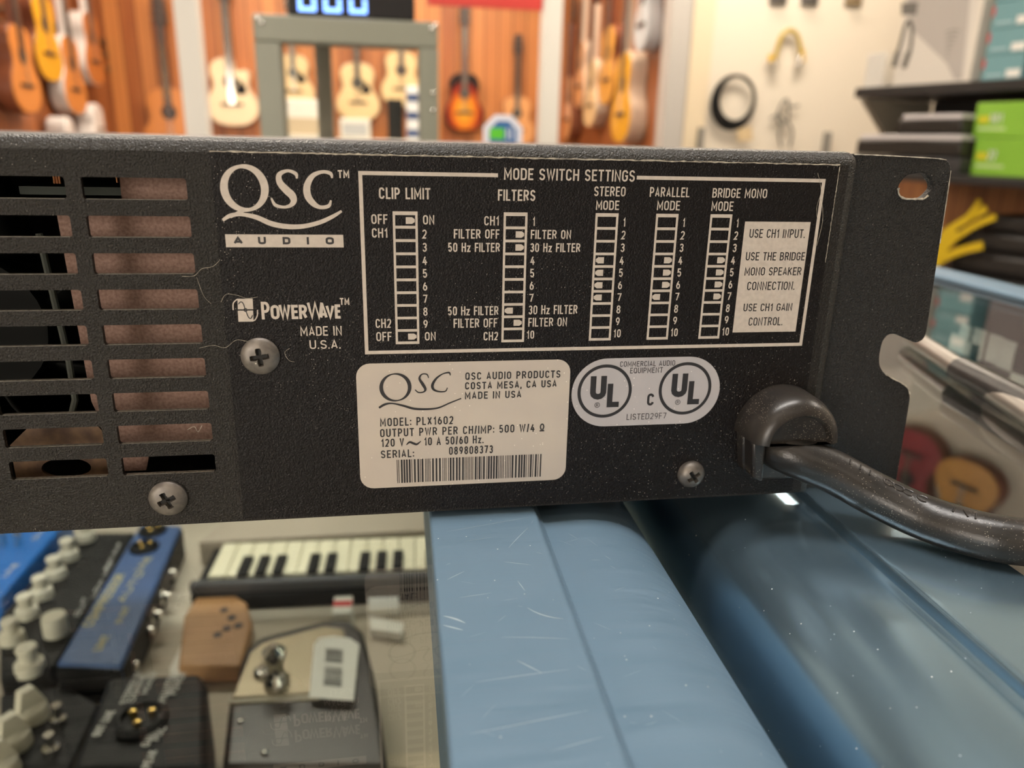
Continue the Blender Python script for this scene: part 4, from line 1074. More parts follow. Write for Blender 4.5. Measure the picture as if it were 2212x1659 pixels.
# sticker, slightly curled over
za = zt + .0055
q = top_pts([(668, 1505), (764, 1512), (776, 1392), (756, 1378), (720, 1374), (690, 1378), (678, 1392)], za)
st_ = MB().prism([(c.x, c.y) for c in q], za - .0006, za, 'z').build('price_sticker', 'paper', G)
sb = MB()
a0, b0, c0 = atz(698, 1480, za), atz(738, 1484, za), atz(704, 1398, za)
ex = b0 - a0; ey = c0 - a0
t_ = 0.0; rq = random.Random(5)
while t_ < .97:
    w = rq.choice([.014, .014, .03])
    sb.quad(*[Vector((p.x, p.y, za + .0002)) for p in (a0 + ey * t_, a0 + ex + ey * t_, a0 + ex + ey * (t_ + w), a0 + ey * (t_ + w))])
    t_ += w + rq.choice([.014, .02, .03]) + (.1 if .45 < t_ < .5 else 0)
sb.build('barcode', 'ink', st_)

# other small things under the left glass
q = top_pts([(385, 1440), (398, 1330), (430, 1280), (490, 1275), (532, 1300), (545, 1345), (520, 1440)], -.285)
T1 = thing('wooden_board', 'tan wooden board with dark dots lying behind the gold pedal', 'board', (q[3].x, q[3].y - .03, ZS))
MB().prism([(c.x, c.y) for c in q], ZS + .0005, -.285, 'z').build('board', P('tan plywood', (.46, .24, .095), .5, noise=(30, (.36, .17, .06), .8)), T1, bevel=.002)
dm = MB()
for u, v in ((484, 1318), (500, 1335), (490, 1358), (515, 1352), (470, 1372)):
    p = atz(u, v, -.285); dm.lathe([(.0035, 0), (.0035, .0006)], 14, Matrix.Translation((p.x, p.y, -.285)))
dm.build('dots', 'ink', T1)
q = top_pts([(366, 1445), (412, 1350), (430, 1352), (452, 1659), (420, 1659)], -.296)
tag(MB().prism([(c.x, c.y) for c in q], ZS + .0005, -.296, 'z').build('paper_strip', 'paper'), 'white paper strip lying beside the black box with three-pin socket', 'paper')
q = top_pts([(716, 1326), (722, 1288), (762, 1286), (760, 1324)], -.274)
T2 = thing('carton', 'small white carton with a red band behind the gold pedal', 'box', (q[0].x + .01, q[0].y + .01, ZS))
MB().prism([(c.x, c.y) for c in q], ZS + .0005, -.274, 'z').build('carton', 'paper', T2, bevel=.001)
q2 = top_pts([(719, 1310), (721, 1298), (761, 1297), (760, 1309)], -.2738)
MB().prism([(c.x, c.y) for c in q2], -.275, -.2737, 'z').build('red_band', 'red', T2)
for k, (q, lb) in enumerate([([(796, 1316), (796, 1280), (860, 1278), (862, 1312)], 'white label card nearest the red-banded carton'), ([(800, 1358), (798, 1332), (872, 1345), (866, 1368)], 'white label card lying closer to the gold pedal')]):
    q = top_pts(q, -.292)
    tag(MB().prism([(c.x, c.y) for c in q], ZS + .0005, -.292, 'z').build('label_card', 'paper'), lb, 'card')
q = top_pts([(560, 1659), (575, 1643), (1020, 1620), (1020, 1659)], -.288)
tag(MB().prism([(c.x, c.y) for c in q], ZS + .0005, -.288, 'z').build('cardboard_flat', P('pale cardboard', (.56, .47, .34), .7)), 'pale cardboard flat at the front edge under the glass, below the pedal', 'cardboard')
q = top_pts([(430, 1172), (480, 1130), (975, 1100), (975, 1142)], -.275)
tag(MB().prism([(c.x, c.y) for c in q], ZS + .0005, -.275, 'z').build('shipping_carton', P('grey beige carton', (.44, .37, .29), .7)), 'flat beige carton behind the small keyboard', 'box')

# ---------------------------------------------------------------- things in and on the right showcase
def in_case(name, label, cat, px, z, mat, h, group=None):
    q = top_pts(px, z)
    o = MB().prism([(c.x, c.y) for c in q], z - h, z, 'z').build(name, mat, bevel=.001)
    tag(o, label, cat, group); return o
M['teal'] = P('teal carton', (0.17, 0.34, 0.36), 0.5)
M['wht'] = P('white carton', (0.68, 0.65, 0.58), 0.55)
def case_box(name, label, cat, x0, x1, y0, y1, h, mat, stickers=0, group=None):
    t = thing(name, label, cat, ((x0 + x1) / 2, (y0 + y1) / 2, ZS), 0, group)
    MB().lo_hi((x0, y0, ZS + .0005), (x1, y1, ZS + h)).build('carton', mat, t, bevel=.002)
    for k in range(stickers):
        xx = x0 + (x1 - x0) * (k + .3) / max(1, stickers)
        MB().lo_hi((xx, y0 - .0006, ZS + h * .25), (xx + (x1 - x0) * .4 / stickers, y0, ZS + h * .6)).build('sticker', 'paper', t)
        MB().lo_hi((xx, y0 + (y1 - y0) * .15, ZS + h), (xx + (x1 - x0) * .4 / stickers, y0 + (y1 - y0) * .45, ZS + h + .0006)).build('sticker', 'paper', t)
    return t
case_box('carton', 'teal carton inside the right showcase, near the metal tube', 'box', .235, .395, .60, .76, .25, 'teal', 2)
case_box('carton', 'black carton with white stickers beside the teal carton in showcase', 'box', .245, .395, .43, .58, .20, 'blk_plastic', 3)
case_box('carton', 'white carton in the middle of the right showcase', 'box', .27, .35, .33, .41, .20, 'wht')
case_box('carton', 'low white carton near the notch of the rack ear', 'box', .15, .225, .62, .76, .12, 'wht')
sk = case_box('carton', 'long black carton with many white stickers under the far blue rail', 'box', .372, .4025, .02, .425, .266, 'blk_plastic')
for (u0, v0, u1, v1) in ((2082, 676, 2098, 706), (2110, 690, 2132, 716), (2146, 690, 2168, 730), (2172, 704, 2196, 742), (2096, 726, 2118, 748), (2132, 752, 2150, 786), (2156, 762, 2176, 800), (2188, 790, 2226, 868), (2060, 700, 2072, 724)):
    p, q = atx(u0, v0, .3715), atx(u1, v1, .3715)
    if min(p.z, q.z) < ZS + .01: continue
    MB().lo_hi((.3712, min(p.y, q.y), min(p.z, q.z)), (.372, max(p.y, q.y), min(max(p.z, q.z), ZS + .262))).build('sticker', 'paper', sk)
ta, tb = atz(1968, 728, .0006), atz(2300, 945, .0006)
mt_ = MB()
mt_.tube([ta, tb], .0044, 16)
mt_ob = mt_.build('metal_tube', P('brushed grey metal', (.22, .20, .175), .38, metal=.7), smooth=True)
tag(mt_ob, 'grey metal tube lying on the glass right of the rack ear', 'tube')

# ================================================================== GUITAR ROOM
def guitar(label, loc, rotz, L, top, side, dark_edge=False, cut=False, guard=True, neck_mat=None, group='guitars hanging in the guitar room', tilt=0.0, wf=1.0, head=True):
    """acoustic guitar; L = body length; origin at the bottom of the body, face towards local -y"""
    t = thing('acoustic_guitar', label, 'guitar', loc, rotz, group)
    t.rotation_euler = (0, tilt, rotz)
    half = [(0, 0), (.13, .006), (.26, .05), (.36, .15), (.395, .27), (.37, .40), (.30, .51), (.265, .60), (.275, .69), (.30, .79), (.285, .89), (.21, .97), (.10, 1.0), (0, 1.0)]
    rgt = [(a * L * wf, b * L) for a, b in half]
    if cut: rgt = [(a * L * wf, b * L) for a, b in half[:9]] + [(.29 * L * wf, .80 * L), (.22 * L * wf, .84 * L), (.13 * L * wf, .82 * L), (.07 * L, .86 * L), (.05 * L, 1.0 * L), (0, L)]
    lft = [(-a * L * wf, b * L) for a, b in half]
    def sp(pts): return [(p[0], p[1]) for p in smooth_path(pts, 3)]
    r_, l_ = sp(rgt), sp(lft)
    poly = r_ + l_[::-1][1:-1]
    T = .2 * L
    MB().prism(poly, -T + .004, 0, 'y').build('body', side, t, local=True, bevel=.004)
    def sc_(k, z0=.5): return [((p[0]) * k, (p[1] - z0 * L) * k + z0 * L) for p in poly]
    MB().prism(sc_(.97), -T, -T + .006, 'y').build('soundboard', top, t, local=True)
    mt = Matrix.Translation((0, -T - .001, .66 * L)) @ Matrix.Rotation(PI / 2, 4, 'X')
    MB().lathe([(.105 * L, 0), (.105 * L, .0015)], 24, mt).build('sound_hole', 'ink', t, local=True)
    MB().lo_hi((-.16 * L, -T - .008, .30 * L), (.16 * L, -T, .345 * L)).build('bridge', M['dkwood'], t, local=True)
    if guard:
        pg = [(.03 * L, .52 * L), (.14 * L, .46 * L), (.24 * L, .50 * L), (.22 * L, .60 * L), (.13 * L, .70 * L), (.11 * L, .60 * L)]
        MB().prism(pg, -T - .002, -T, 'y').build('pickguard', 'blk_plastic', t, local=True)
    NL = .78 * L
    MB().lo_hi((-.052 * L, -T + .0, .98 * L), (.052 * L, -T + .045, L + NL)).build('neck', side, t, local=True, bevel=.006)
    MB().lo_hi((-.052 * L, -T - .008, .74 * L), (.052 * L, -T + .001, L + NL)).build('fretboard', M['dkwood'], t, local=True)
    st = MB()
    for k in range(6): st.lo_hi(((-.036 + k * .0144) * L - .0008, -T - .012, .32 * L), ((-.036 + k * .0144) * L + .0008, -T - .0105, L + NL))
    st.build('strings', 'chrome', t, local=True)
    if head:
        hd = [(-.055 * L, L + NL), (-.085 * L, L + NL + .06 * L), (-.075 * L, L + NL + .36 * L), (-.03 * L, L + NL + .40 * L), (.03 * L, L + NL + .40 * L), (.075 * L, L + NL + .36 * L), (.085 * L, L + NL + .06 * L), (.055 * L, L + NL)]
        h_ = MB().prism(hd, -T + .01, -T + .03, 'y').build('headstock', M['dkwood'], t, local=True)
        tn = MB()
        for k in range(3):
            for s in (-1, 1):
                z = L + NL + (.11 + .1 * k) * L
                tn.tube([(s * .07 * L, -T + .02, z), (s * .12 * L, -T + .02, z)], .012 * L, 8)
                tn.lathe([(.012 * L, 0), (.012 * L, .012)], 10, Matrix.Translation((s * .045 * L, -T + .01, z)) @ Matrix.Rotation(PI / 2, 4, 'X'))
        tn.build('tuning_pegs', 'chrome', h_, local=True)
    return t

M['dkwood'] = P('dark rosewood', (.045, .028, .020), .5)
def gm(n, c, r=.36, coat=.06): return P(n, c, r, coat=coat)
M['natural'] = gm('natural spruce top', (.76, .55, .28))
M['cream_top'] = gm('pale spruce top', (.80, .63, .38))
M['amber'] = gm('amber top', (.62, .30, .045))
M['yellow_top'] = gm('golden yellow top', (.64, .32, .012))
M['orange_top'] = gm('orange cedar top', (.58, .21, .045))
M['orange2'] = gm('reddish orange top', (.50, .16, .032))
M['peach'] = gm('peach top', (.70, .34, .13))
M['mahog'] = gm('mahogany side', (.20, .065, .030))
M['maple'] = gm('pale maple side', (.62, .48, .36))
M['redtop'] = gm('dark red finish', (.28, .02, .03))
M['greyblue'] = gm('pale grey blue finish', (.46, .50, .52))
M['blondneck'] = gm('white side', (.68, .64, .60))
def sunburst():
    m, nt, b = new_mat('sunburst top')
    b.inputs['Roughness'].default_value = .25
    tc = nt.nodes.new('ShaderNodeTexCoord')
    mp = nt.nodes.new('ShaderNodeMapping')
    nt.links.new(tc.outputs['Generated'], mp.inputs[0])
    mp.inputs['Location'].default_value = (-.5, 0, -.33); mp.inputs['Scale'].default_value = (1.0, 0, .82)
    mp.vector_type = 'POINT'
    ln = nt.nodes.new('ShaderNodeVectorMath'); ln.operation = 'LENGTH'
    sub = nt.nodes.new('ShaderNodeVectorMath'); sub.operation = 'SUBTRACT'; sub.inputs[1].default_value = (.5, 0, .34)
    ml = nt.nodes.new('ShaderNodeVectorMath'); ml.operation = 'MULTIPLY'; ml.inputs[1].default_value = (1.0, 0, .95)
    nt.links.new(tc.outputs['Generated'], sub.inputs[0]); nt.links.new(sub.outputs[0], ml.inputs[0]); nt.links.new(ml.outputs[0], ln.inputs[0])
    cr = nt.nodes.new('ShaderNodeValToRGB')
    nt.links.new(ln.outputs['Value'], cr.inputs[0])
    e = cr.color_ramp.elements
    e[0].position = .10; e[0].color = (.72, .34, .02, 1)
    e[1].position = .52; e[1].color = (.012, .007, .006, 1)
    n = e.new(.30); n.color = (.60, .15, .01, 1)
    n = e.new(.40); n.color = (.30, .02, .006, 1)
    nt.links.new(cr.outputs[0], b.inputs['Base Color'])
    return m
M['sunburst'] = sunburst()

YG = Y_B - .004
def hang(u, vb, vt, label, top, side, **k):
    """guitar on the back wall: body spans vb (bottom) to vt (top) in the middle column u"""
    lo, hi = at(u, vb, YG), at(u, vt, YG)
    return guitar(label, lo, 0.0, hi.z - lo.z, M[top], M[side], **k)
hang(511, 273, 128, 'pale cream guitar with dark pickguard, between the left post and green frame', 'cream_top', 'maple', cut=True)
hang(1001, 283, 160, 'sunburst guitar with black shoulders right of the green frame', 'sunburst', 'ink', guard=False, head=True, wf=.92)
hang(1112, 316, 208, 'orange guitar with dark headstock behind the octagonal sign', 'peach', 'mahog', guard=False)
hang(384, 345, 190, 'orange guitar half hidden by the left white post', 'orange_top', 'mahog', guard=False)
hang(640, 234, 120, 'blond guitar seen through the leftmost part of green frame', 'natural', 'maple')
hang(776, 262, 138, 'blond guitar in the middle of the green frame opening', 'natural', 'maple')
hang(868, 232, 112, 'blond guitar near the right bar inside green frame', 'natural', 'mahog', guard=False)

def side_hang(u, vb, vt, x, rz, label, top, side, **k):
    lo = atx(u, vb, x); hi = atx(u, vt, x)
    return guitar(label, lo, rz, hi.z - lo.z, M[top], M[side], **k)
XS = AX_L + .024
side_hang(30, 245, 60, XS, PI / 2, 'orange guitar hanging nearest on the left wall', 'orange_top', 'mahog', guard=False)
side_hang(78, 176, -5, XS, PI / 2, 'golden yellow guitar on the left wall, second from the edge', 'yellow_top', 'mahog', guard=False)
side_hang(138, 247, 84, XS, PI / 2, 'orange guitar low on the left wall below the reddish one', 'orange_top', 'blondneck', guard=False)
side_hang(182, 183, 34, XS, PI / 2, 'reddish orange guitar on the left wall, deepest and highest', 'orange2', 'blondneck', guard=False)
for u, vb, vt, lbl in ((186, 345, 224, 'pale guitar-shaped case low on the left wall below the reddish guitar'), (118, 345, 252, 'pale guitar-shaped case low on the left wall, nearer the viewer')):
    lo = atx(u, vb, XS); hi = atx(u, vt, XS); L = hi.z - lo.z
    t = thing('guitar_case', lbl, 'case', lo, PI / 2, 'pale cases low on the left wall')
    hf = [(0, 0), (.14, .01), (.30, .07), (.38, .20), (.39, .34), (.32, .50), (.27, .62), (.28, .74), (.26, .86), (.16, .96), (0, 1.0)]
    pl = [(p[0], p[1]) for p in smooth_path([(a * L, b * L) for a, b in hf], 3)]
    MB().prism(pl + [(-p[0], p[1]) for p in pl[::-1][1:-1]], -.11, 0, 'y').build('shell', 'blondneck', t, local=True, bevel=.012)
    MB().lo_hi((-.05, -.125, .55 * L), (.05, -.111, .57 * L)).build('handle', 'blk_plastic', t, local=True, bevel=.003)
XT = AX_R - .004
side_hang(1247, 303, 166, XT, -PI / 2, 'peach guitar low on the right wall, next to the second post', 'peach', 'mahog', guard=False, wf=.75)
side_hang(1274, 233, 92, XT, -PI / 2, 'peach guitar above the low one on the right wall', 'peach', 'maple', guard=False, wf=.75)
side_hang(1297, 275, 132, XT, -PI / 2, 'blond guitar low in the middle of the right wall', 'natural', 'maple', guard=False)
side_hang(1336, 228, 62, XT, -PI / 2, 'amber guitar high in the middle of the right wall', 'amber', 'mahog', guard=False)
side_hang(1371, 310, 118, XT, -PI / 2, 'dark amber guitar nearest the grey door jamb', 'yellow_top', 'maple', guard=False)
side_hang(1412, 112, -60, XT, -PI / 2, 'pale grey guitar high beside the grey door jamb', 'greyblue', 'greyblue', guard=False, wf=.75)

# horizontal rails of the hanging wall on the left
for k, v in enumerate((22, 55, 95)):
    a = atx(20, v, AX_L + .01); 
    o = MB().lo_hi((AX_L, Y_P + .1, a.z - .02), (AX_L + .02, Y_B, a.z + .02)).build('trim_%d' % (5 + k), P('dark brown rail', (.10, .045, .02), .5))
    struct(o)

# low display bench at the back wall and things on it
YBn = 5.0
b0, b1 = at(596, 296, YBn), at(905, 296, YBn)
bench = thing('display_bench', 'low pale bench in the guitar room seen through the green frame', 'bench', ((b0.x + b1.x) / 2, YBn + .2, Z_F))
MB().lo_hi((b0.x, YBn, b0.z - .05), (b1.x, YBn + .45, b0.z)).build('top', m_post, bench, bevel=.005)
for sx in (b0.x + .05, b1.x - .05):
    for sy in (YBn + .05, YBn + .4): MB().lo_hi((sx - .03, sy - .03, Z_F), (sx + .03, sy + .03, b0.z - .05)).build('leg', m_post, bench)
def on_bench(name, label, cat, u0, u1, v0, mat, d=.2, dy=.08):
    a, b, c = at(u0, 296, YBn + dy), at(u1, 296, YBn + dy), at((u0 + u1) / 2, v0, YBn + dy)
    t = thing(name, label, cat, ((a.x + b.x) / 2, YBn + dy + d / 2, b0.z))
    MB().lo_hi((a.x, YBn + dy, b0.z + .0005), (b.x, YBn + dy + d, c.z)).build('cabinet', mat, t, bevel=.008)
    return t, a, b, c
t, a, b, c = on_bench('guitar_amplifier', 'white small guitar amplifier at left behind the green frame', 'amplifier', 606, 700, 214, P('white vinyl', (.72, .69, .62), .5))
MB().lo_hi((a.x + .02, YBn + .074, b0.z + .02), (b.x - .02, YBn + .08, b0.z + .12)).build('grille', P('tan grille cloth', (.50, .40, .27), .8), t)
t, a, b, c = on_bench('guitar_amplifier', 'cream small guitar amplifier under the middle blond guitar', 'amplifier', 735, 800, 256, P('cream vinyl', (.66, .62, .54), .5))
MB().lo_hi((a.x + .02, YBn + .074, b0.z + .02), (b.x - .02, YBn + .08, c.z - .03)).build('grille', P('grey grille cloth', (.40, .40, .40), .8), t)
t, a, b, c = on_bench('speaker_box', 'black wedge-shaped speaker box inside the frame opening', 'speaker', 838, 872, 214, 'blk_plastic', dy=.2)
t, a, b, c = on_bench('carton', 'tall carton with navy and white bands by the right frame bar', 'box', 880, 912, 186, P('white board', (.70, .70, .70), .5))
for k in range(3):
    z = b0.z + (c.z - b0.z) * (.06 + .33 * k)
    MB().lo_hi((a.x - .002, YBn + .078, z), (b.x + .002, YBn + .082, z + (c.z - b0.z) * .14)).build('navy_band', P('navy print', (.03, .06, .16), .5), t)

# red banner along the top between frame and post
a, b = at(925, 9, Y_P), at(1173, 9, Y_P)
bn = MB().lo_hi((a.x, Y_P + .01, a.z), (b.x, Y_P + .03, a.z + .25)).build('banner', P('red banner', (.55, .035, .025), .5))
tag(bn, 'red banner board above the sunburst guitar at the top edge', 'banner')

# ================================================================== SALES COUNTER WITH FRAMED CASE
YC = 1.35
sal = thing('sales_counter', 'grey counter behind the black amplifier carrying the green framed case', 'counter', (0, YC + .2, Z_F))
zc = -.03
cl_, cr_ = at(540, 300, YC), at(1190, 300, YC)
MB().lo_hi((cl_.x - .1, YC - .12, zc - .04), (cr_.x + .1, YC + .42, zc)).build('worktop', 'carcass', sal, bevel=.004)
MB().lo_hi((cl_.x - .06, YC - .08, Z_F), (cr_.x + .06, YC + .38, zc - .04)).build('cabinet', 'carcass', sal)

M['sage'] = P('grey green painted metal', (.205, .205, .155), .38)
fo0, fo1 = at(556, 200, YC), at(948, 200, YC)
ztp = at(750, 38, YC).z
xi0, xi1 = at(612, 200, YC).x, at(905, 200, YC).x
zi = at(750, 97, YC).z
fc = thing('framed_case', 'grey green metal framed case with clear opening behind the amplifier', 'display case', ((fo0.x + fo1.x) / 2, YC, zc))
MB().lo_hi((fo0.x, YC, zi), (fo1.x, YC + .05, ztp)).build('top_bar', 'sage', fc, bevel=.004)
MB().lo_hi((fo0.x, YC, zc + .0005), (xi0, YC + .05, zi)).build('side_bar', 'sage', fc, bevel=.003)
MB().lo_hi((xi1, YC, zc + .0005), (fo1.x, YC + .05, zi)).build('side_bar', 'sage', fc, bevel=.003)
MB().lo_hi((xi0, YC, zc + .0005), (xi1, YC + .05, zc + .06)).build('bottom_bar', 'sage', fc, bevel=.003)
MB().lo_hi((fo0.x + .01, YC + .05, ztp - .02), (fo1.x - .01, YC + .26, ztp - .006)).build('top_panel', 'sage', fc)
bx = at(703, 200, YC + .26).x
MB().lo_hi((bx - .016, YC + .23, zc + .0005), (bx + .016, YC + .26, ztp - .02)).build('rear_post', P('grey brown post', (.28, .25, .21), .5), fc)
MB().lo_hi((xi0, YC + .02, zc + .06), (xi1, YC + .024, zi)).build('pane', glass_mat('faint pane', f0=0.015), fc)
for u, v in ((557, 40), (566, 49), (942, 53), (932, 62), (936, 200), (936, 238)):
    p = at(u, v, YC)
    MB().lathe([(.0045, 0), (.0042, .002), (.0028, .0036), (.001, .004)], 16, Matrix.Translation((min(max(p.x, fo0.x + .006), fo1.x - .006), YC, min(p.z, ztp - .006))) @ Matrix.Rotation(PI / 2, 4, 'X')).build('dome_bolt', 'chrome', fc, smooth=True)

# price display on top of the case
d0, d1 = at(622, 26, YC + .01), at(896, 26, YC + .01)
pdz = ztp - .0
pd = thing('price_display', 'black price display with blue digits on top of green framed case', 'display', ((d0.x + d1.x) / 2, YC + .03, pdz))
MB().lo_hi((d0.x, YC + .005, pdz + .0005), (d1.x, YC + .065, pdz + .085)).build('housing', P('glossy black housing', (.012, .012, .014), .2), pd, bevel=.003)
dg = MB()
for i in range(3):
    cx = at(663 + 55 * i, 10, YC + .004).x
    w, hh, z0, s = .0155, .048, pdz + .008, .0065
    yy = YC + .0046
    for seg in ('bot', 'll', 'lr', 'ul', 'ur', 'top'):
        lo, hi = {'bot': ((-w, 0), (w, s)), 'top': ((-w, hh - s), (w, hh)), 'll': ((-w, s * .6), (-w + s, hh / 2 - .001)), 'lr': ((w - s, s * .6), (w, hh / 2 - .001)), 'ul': ((-w, hh / 2 + .001), (-w + s, hh - s * .6)), 'ur': ((w - s, hh / 2 + .001), (w, hh - s * .6))}[seg]
        dg.lo_hi((cx + lo[0], yy - .0004, z0 + lo[1]), (cx + hi[0], yy + .0004, z0 + hi[1]))
dg.build('digits', P('lit blue segments', (.1, .2, .6), .4, emit=(.22, .42, 1.0), estr=3.0), pd)

# octagonal security sign on a stake
so = at(1086, 293, 1.18)
sg = thing('security_sign', 'octagonal white, blue and green sign on a stake behind the amplifier', 'sign', (so.x, 1.18, zc))
R8 = .0365
oc = lambda r: [(so.x + r * math.cos(PI / 8 + k * PI / 4), so.z + r * math.sin(PI / 8 + k * PI / 4)) for k in range(8)]
MB().prism(oc(R8), 1.178, 1.181, 'y').build('sign_plate', P('white sign face', (.66, .66, .70), .4), sg)
MB().prism(oc(R8 * .70), 1.1772, 1.178, 'y').build('blue_field', P('blue sign field', (.03, .12, .30), .4), sg)
MB().lo_hi((so.x - .0225, 1.1766, so.z - .006), (so.x + .002, 1.1772, so.z + .012)).build('green_block', P('green sign block', (.10, .50, .03), .4), sg)
gw = MB(); 
for k in range(2): gw.lo_hi((so.x + .006 + k * .008, 1.1766, so.z - .006), (so.x + .0085 + k * .008, 1.1772, so.z + .012))
gw.build('white_bars', P('white sign print', (.75, .75, .75), .4), sg)
MB().lo_hi((so.x - .004, 1.181, zc + .0005), (so.x + .004, 1.185, so.z)).build('stake', 'chrome', sg)

# ================================================================== WHITE WALL WITH CABLES
YW = Y_P - .03
def wall_tube(pts, r): return [at(u, v, YW) for u, v in pts], r
ck = thing('cable_coil', 'round coil of black cable hanging on the white wall', 'cable', at(1585, 170, YW))
cc = at(1584, 222, YW); rx_ = (at(1630, 222, YW).x - at(1538, 222, YW).x) / 2; rz_ = rx_ * 1.12
cb_ = MB()
for k in range(4):
    pts = [(cc.x + rx_ * (1 - .055 * k) * math.cos(a * PI / 24) + .004 * k, YW - .006 * (k % 2), cc.z + rz_ * (1 - .05 * k) * math.sin(a * PI / 24) + .006 * k) for a in range(49)]
    cb_.tube(pts, .0075, 8, caps=False)
cb_.build('coil', 'blk_plastic', ck, smooth=True)
pk = [at(u, v, YW) for u, v in ((1590, 280), (1622, 272), (1624, 303), (1592, 306))]
MB().add([p + Vector((0, -.012, 0)) for p in pk] + [p + Vector((0, -.009, 0)) for p in pk], [(0, 1, 2, 3), (7, 6, 5, 4), (0, 4, 5, 1), (1, 5, 6, 2), (2, 6, 7, 3), (3, 7, 4, 0)]).build('cardboard_tag', P('kraft card', (.56, .43, .25), .7), ck)
yc_ = thing('patch_cable', 'yellow patch cable arched on the white wall above the coil', 'cable', at(1703, 66, YW))
arcp = [at(u, v, YW) for u, v in ((1674, 132), (1680, 105), (1688, 80), (1704, 66), (1720, 74), (1729, 100), (1730, 122))]
MB().tube(smooth_path(arcp, 5), .011, 10).build('cable', P('olive yellow cable', (.42, .30, .05), .5), yc_, smooth=True)
for (u, v), (u2, v2) in (((1672, 128), (1674, 152)), ((1730, 120), (1724, 145))):
    MB().tube([at(u, v, YW), at(u2, v2, YW)], .017, 12).build('plug', 'chrome', yc_, smooth=True)
MB().tube([at(1664, 118, YW), at(1666, 134, YW)], .012, 10).build('yellow_sleeve', P('yellow sleeve', (.70, .42, .01), .5), yc_, smooth=True)
MB().tube([at(1733, 108, YW), at(1734, 134, YW)], .012, 10).build('yellow_sleeve', bpy.data.materials['yellow sleeve'], yc_, smooth=True)
tg = thing('cable_bundle', 'thin grey cable bundle on white wall below the yellow patch cable', 'cable', at(1697, 215, YW))
for pts in (((1690, 222), (1680, 245), (1684, 268), (1702, 258), (1703, 230), (1697, 215), (1690, 222)), ((1700, 212), (1706, 230), (1726, 228)), ((1664, 256), (1682, 248), (1694, 262)), ((1690, 265), (1684, 290), (1688, 318)), ((1702, 262), (1712, 285), (1706, 318))):
    MB().tube(smooth_path([at(u, v, YW + .005) for u, v in pts], 4), .006, 8).build('strand', P('grey cable', (.16, .15, .13), .5) if 'grey cable' not in bpy.data.materials else bpy.data.materials['grey cable'], tg, smooth=True)
for k, (u, v, lb, c) in enumerate(((1680, -4, 'small dark hook at the top of the white wall, first from the left', (.10, .09, .08)), (1748, -2, 'small dark hook at the top of the white wall, between two others', (.10, .09, .08)), (1842, 0, 'small brown hook at the top of white wall near the shelf', (.22, .16, .09)))):
    p = at(u, v, Y_P)
    t = thing('wall_hook', lb, 'hook', (p.x, Y_P, p.z), 0, 'hooks on the white wall')
    MB().lo_hi((p.x - .045, Y_P - .015, p.z - .03), (p.x + .045, Y_P, p.z + .06)).build('plate', P('hook metal %d' % k, c, .5), t, bevel=.004)
    MB().tube([(p.x, Y_P - .01, p.z - .01), (p.x, Y_P - .06, p.z - .02), (p.x, Y_P - .075, p.z + .01)], .008, 8).build('prong', bpy.data.materials['hook metal %d' % k], t, smooth=True)
for u, v, lb in ((1511, 275, 'grey upright strip by the cream casing'), (1784, 285, 'grey upright strip under the shelf side of white wall')):
    a, b = at(u - 5, v, Y_P), at(u + 6, v, Y_P)
    o = MB().lo_hi((a.x, Y_P - .04, a.z - .35), (b.x, Y_P - .0, a.z)).build('wall_strip', P('grey strip', (.20, .19, .17), .5) if 'grey strip' not in bpy.data.materials else bpy.data.materials['grey strip'], bevel=.003)
    tag(o, lb, 'strip')

# ================================================================== RIGHT SHELF UNIT
S1 = at(1848, 190, 2.10); S2 = at(2212, 172, 1.62)
S2.z = S1.z
ang = math.atan2(S2.y - S1.y, S2.x - S1.x)
ex = Vector((math.cos(ang), math.sin(ang), 0)); ey = Vector((-math.sin(ang), math.cos(ang), 0))
def sl(u, v, back=0.0):
    """local (x, z) of a direction met on the shelf front, moved back by a distance"""
    d = ray(u, v); o = S1 + ey * back
    t = (o - CAM_LOC).dot(ey) / d.dot(ey)
    p = CAM_LOC + d * t - S1
    return p.dot(ex), p.z
LX = 1.15
su = thing('shelf_unit', 'black wall shelf unit with cartons, cases and bags at the right', 'shelf', (S1.x, S1.y, Z_F), ang)
zoff = S1.z - Z_F
def sbox(name, x0, x1, y0, y1, z0, z1, mat, parent=None, bevel=.002):
    return MB().lo_hi((x0, y0, z0 + zoff), (x1, y1, z1 + zoff)).build(name, mat, parent or su, local=True, bevel=bevel)
M['shelf_blk'] = P('black shelf laminate', (.022, .020, .019), .4)
x2, z2 = sl(2100, 378); _, zb2 = sl(2150, 600)
m_slat = plank_mat('cedar boards', (.22, .085, .03), (.36, .15, .05), .05, 'X')
DS = .34
sbox('shelf_board', 0, LX, 0, DS, -.028, 0, 'shelf_blk')
sbox('shelf_board', .10, LX, -.085, DS, z2 - .022, z2, 'shelf_blk')
sbox('shelf_board', .10, LX, -.04, DS, zb2 - .05, zb2, 'shelf_blk')
sbox('back_panel', 0.02, LX, DS, DS + .02, z2 - .03, -.028, 'shelf_blk')
sbox('upper_panel', 0.02, LX, DS, DS + .02, -.027, 1.38, m_wall2)
sbox('wood_panel', -.55, LX, DS, DS + .02, -zoff, z2 - .031, m_slat)
tri = [(.0, -.03), (.30, -.03), (.30, -.05), (.03, z2 * .9)]
MB().prism([(y, z + zoff) for y, z in ((.02, -.03), (.33, -.03), (.33, z2), (.26, z2))], .004, .022, 'x').build('side_bracket', P('grey beige bracket', (.30, .26, .20), .6), su, local=True)
sbox('side_panel', LX - .02, LX, 0, DS, -zoff, .75, 'shelf_blk')

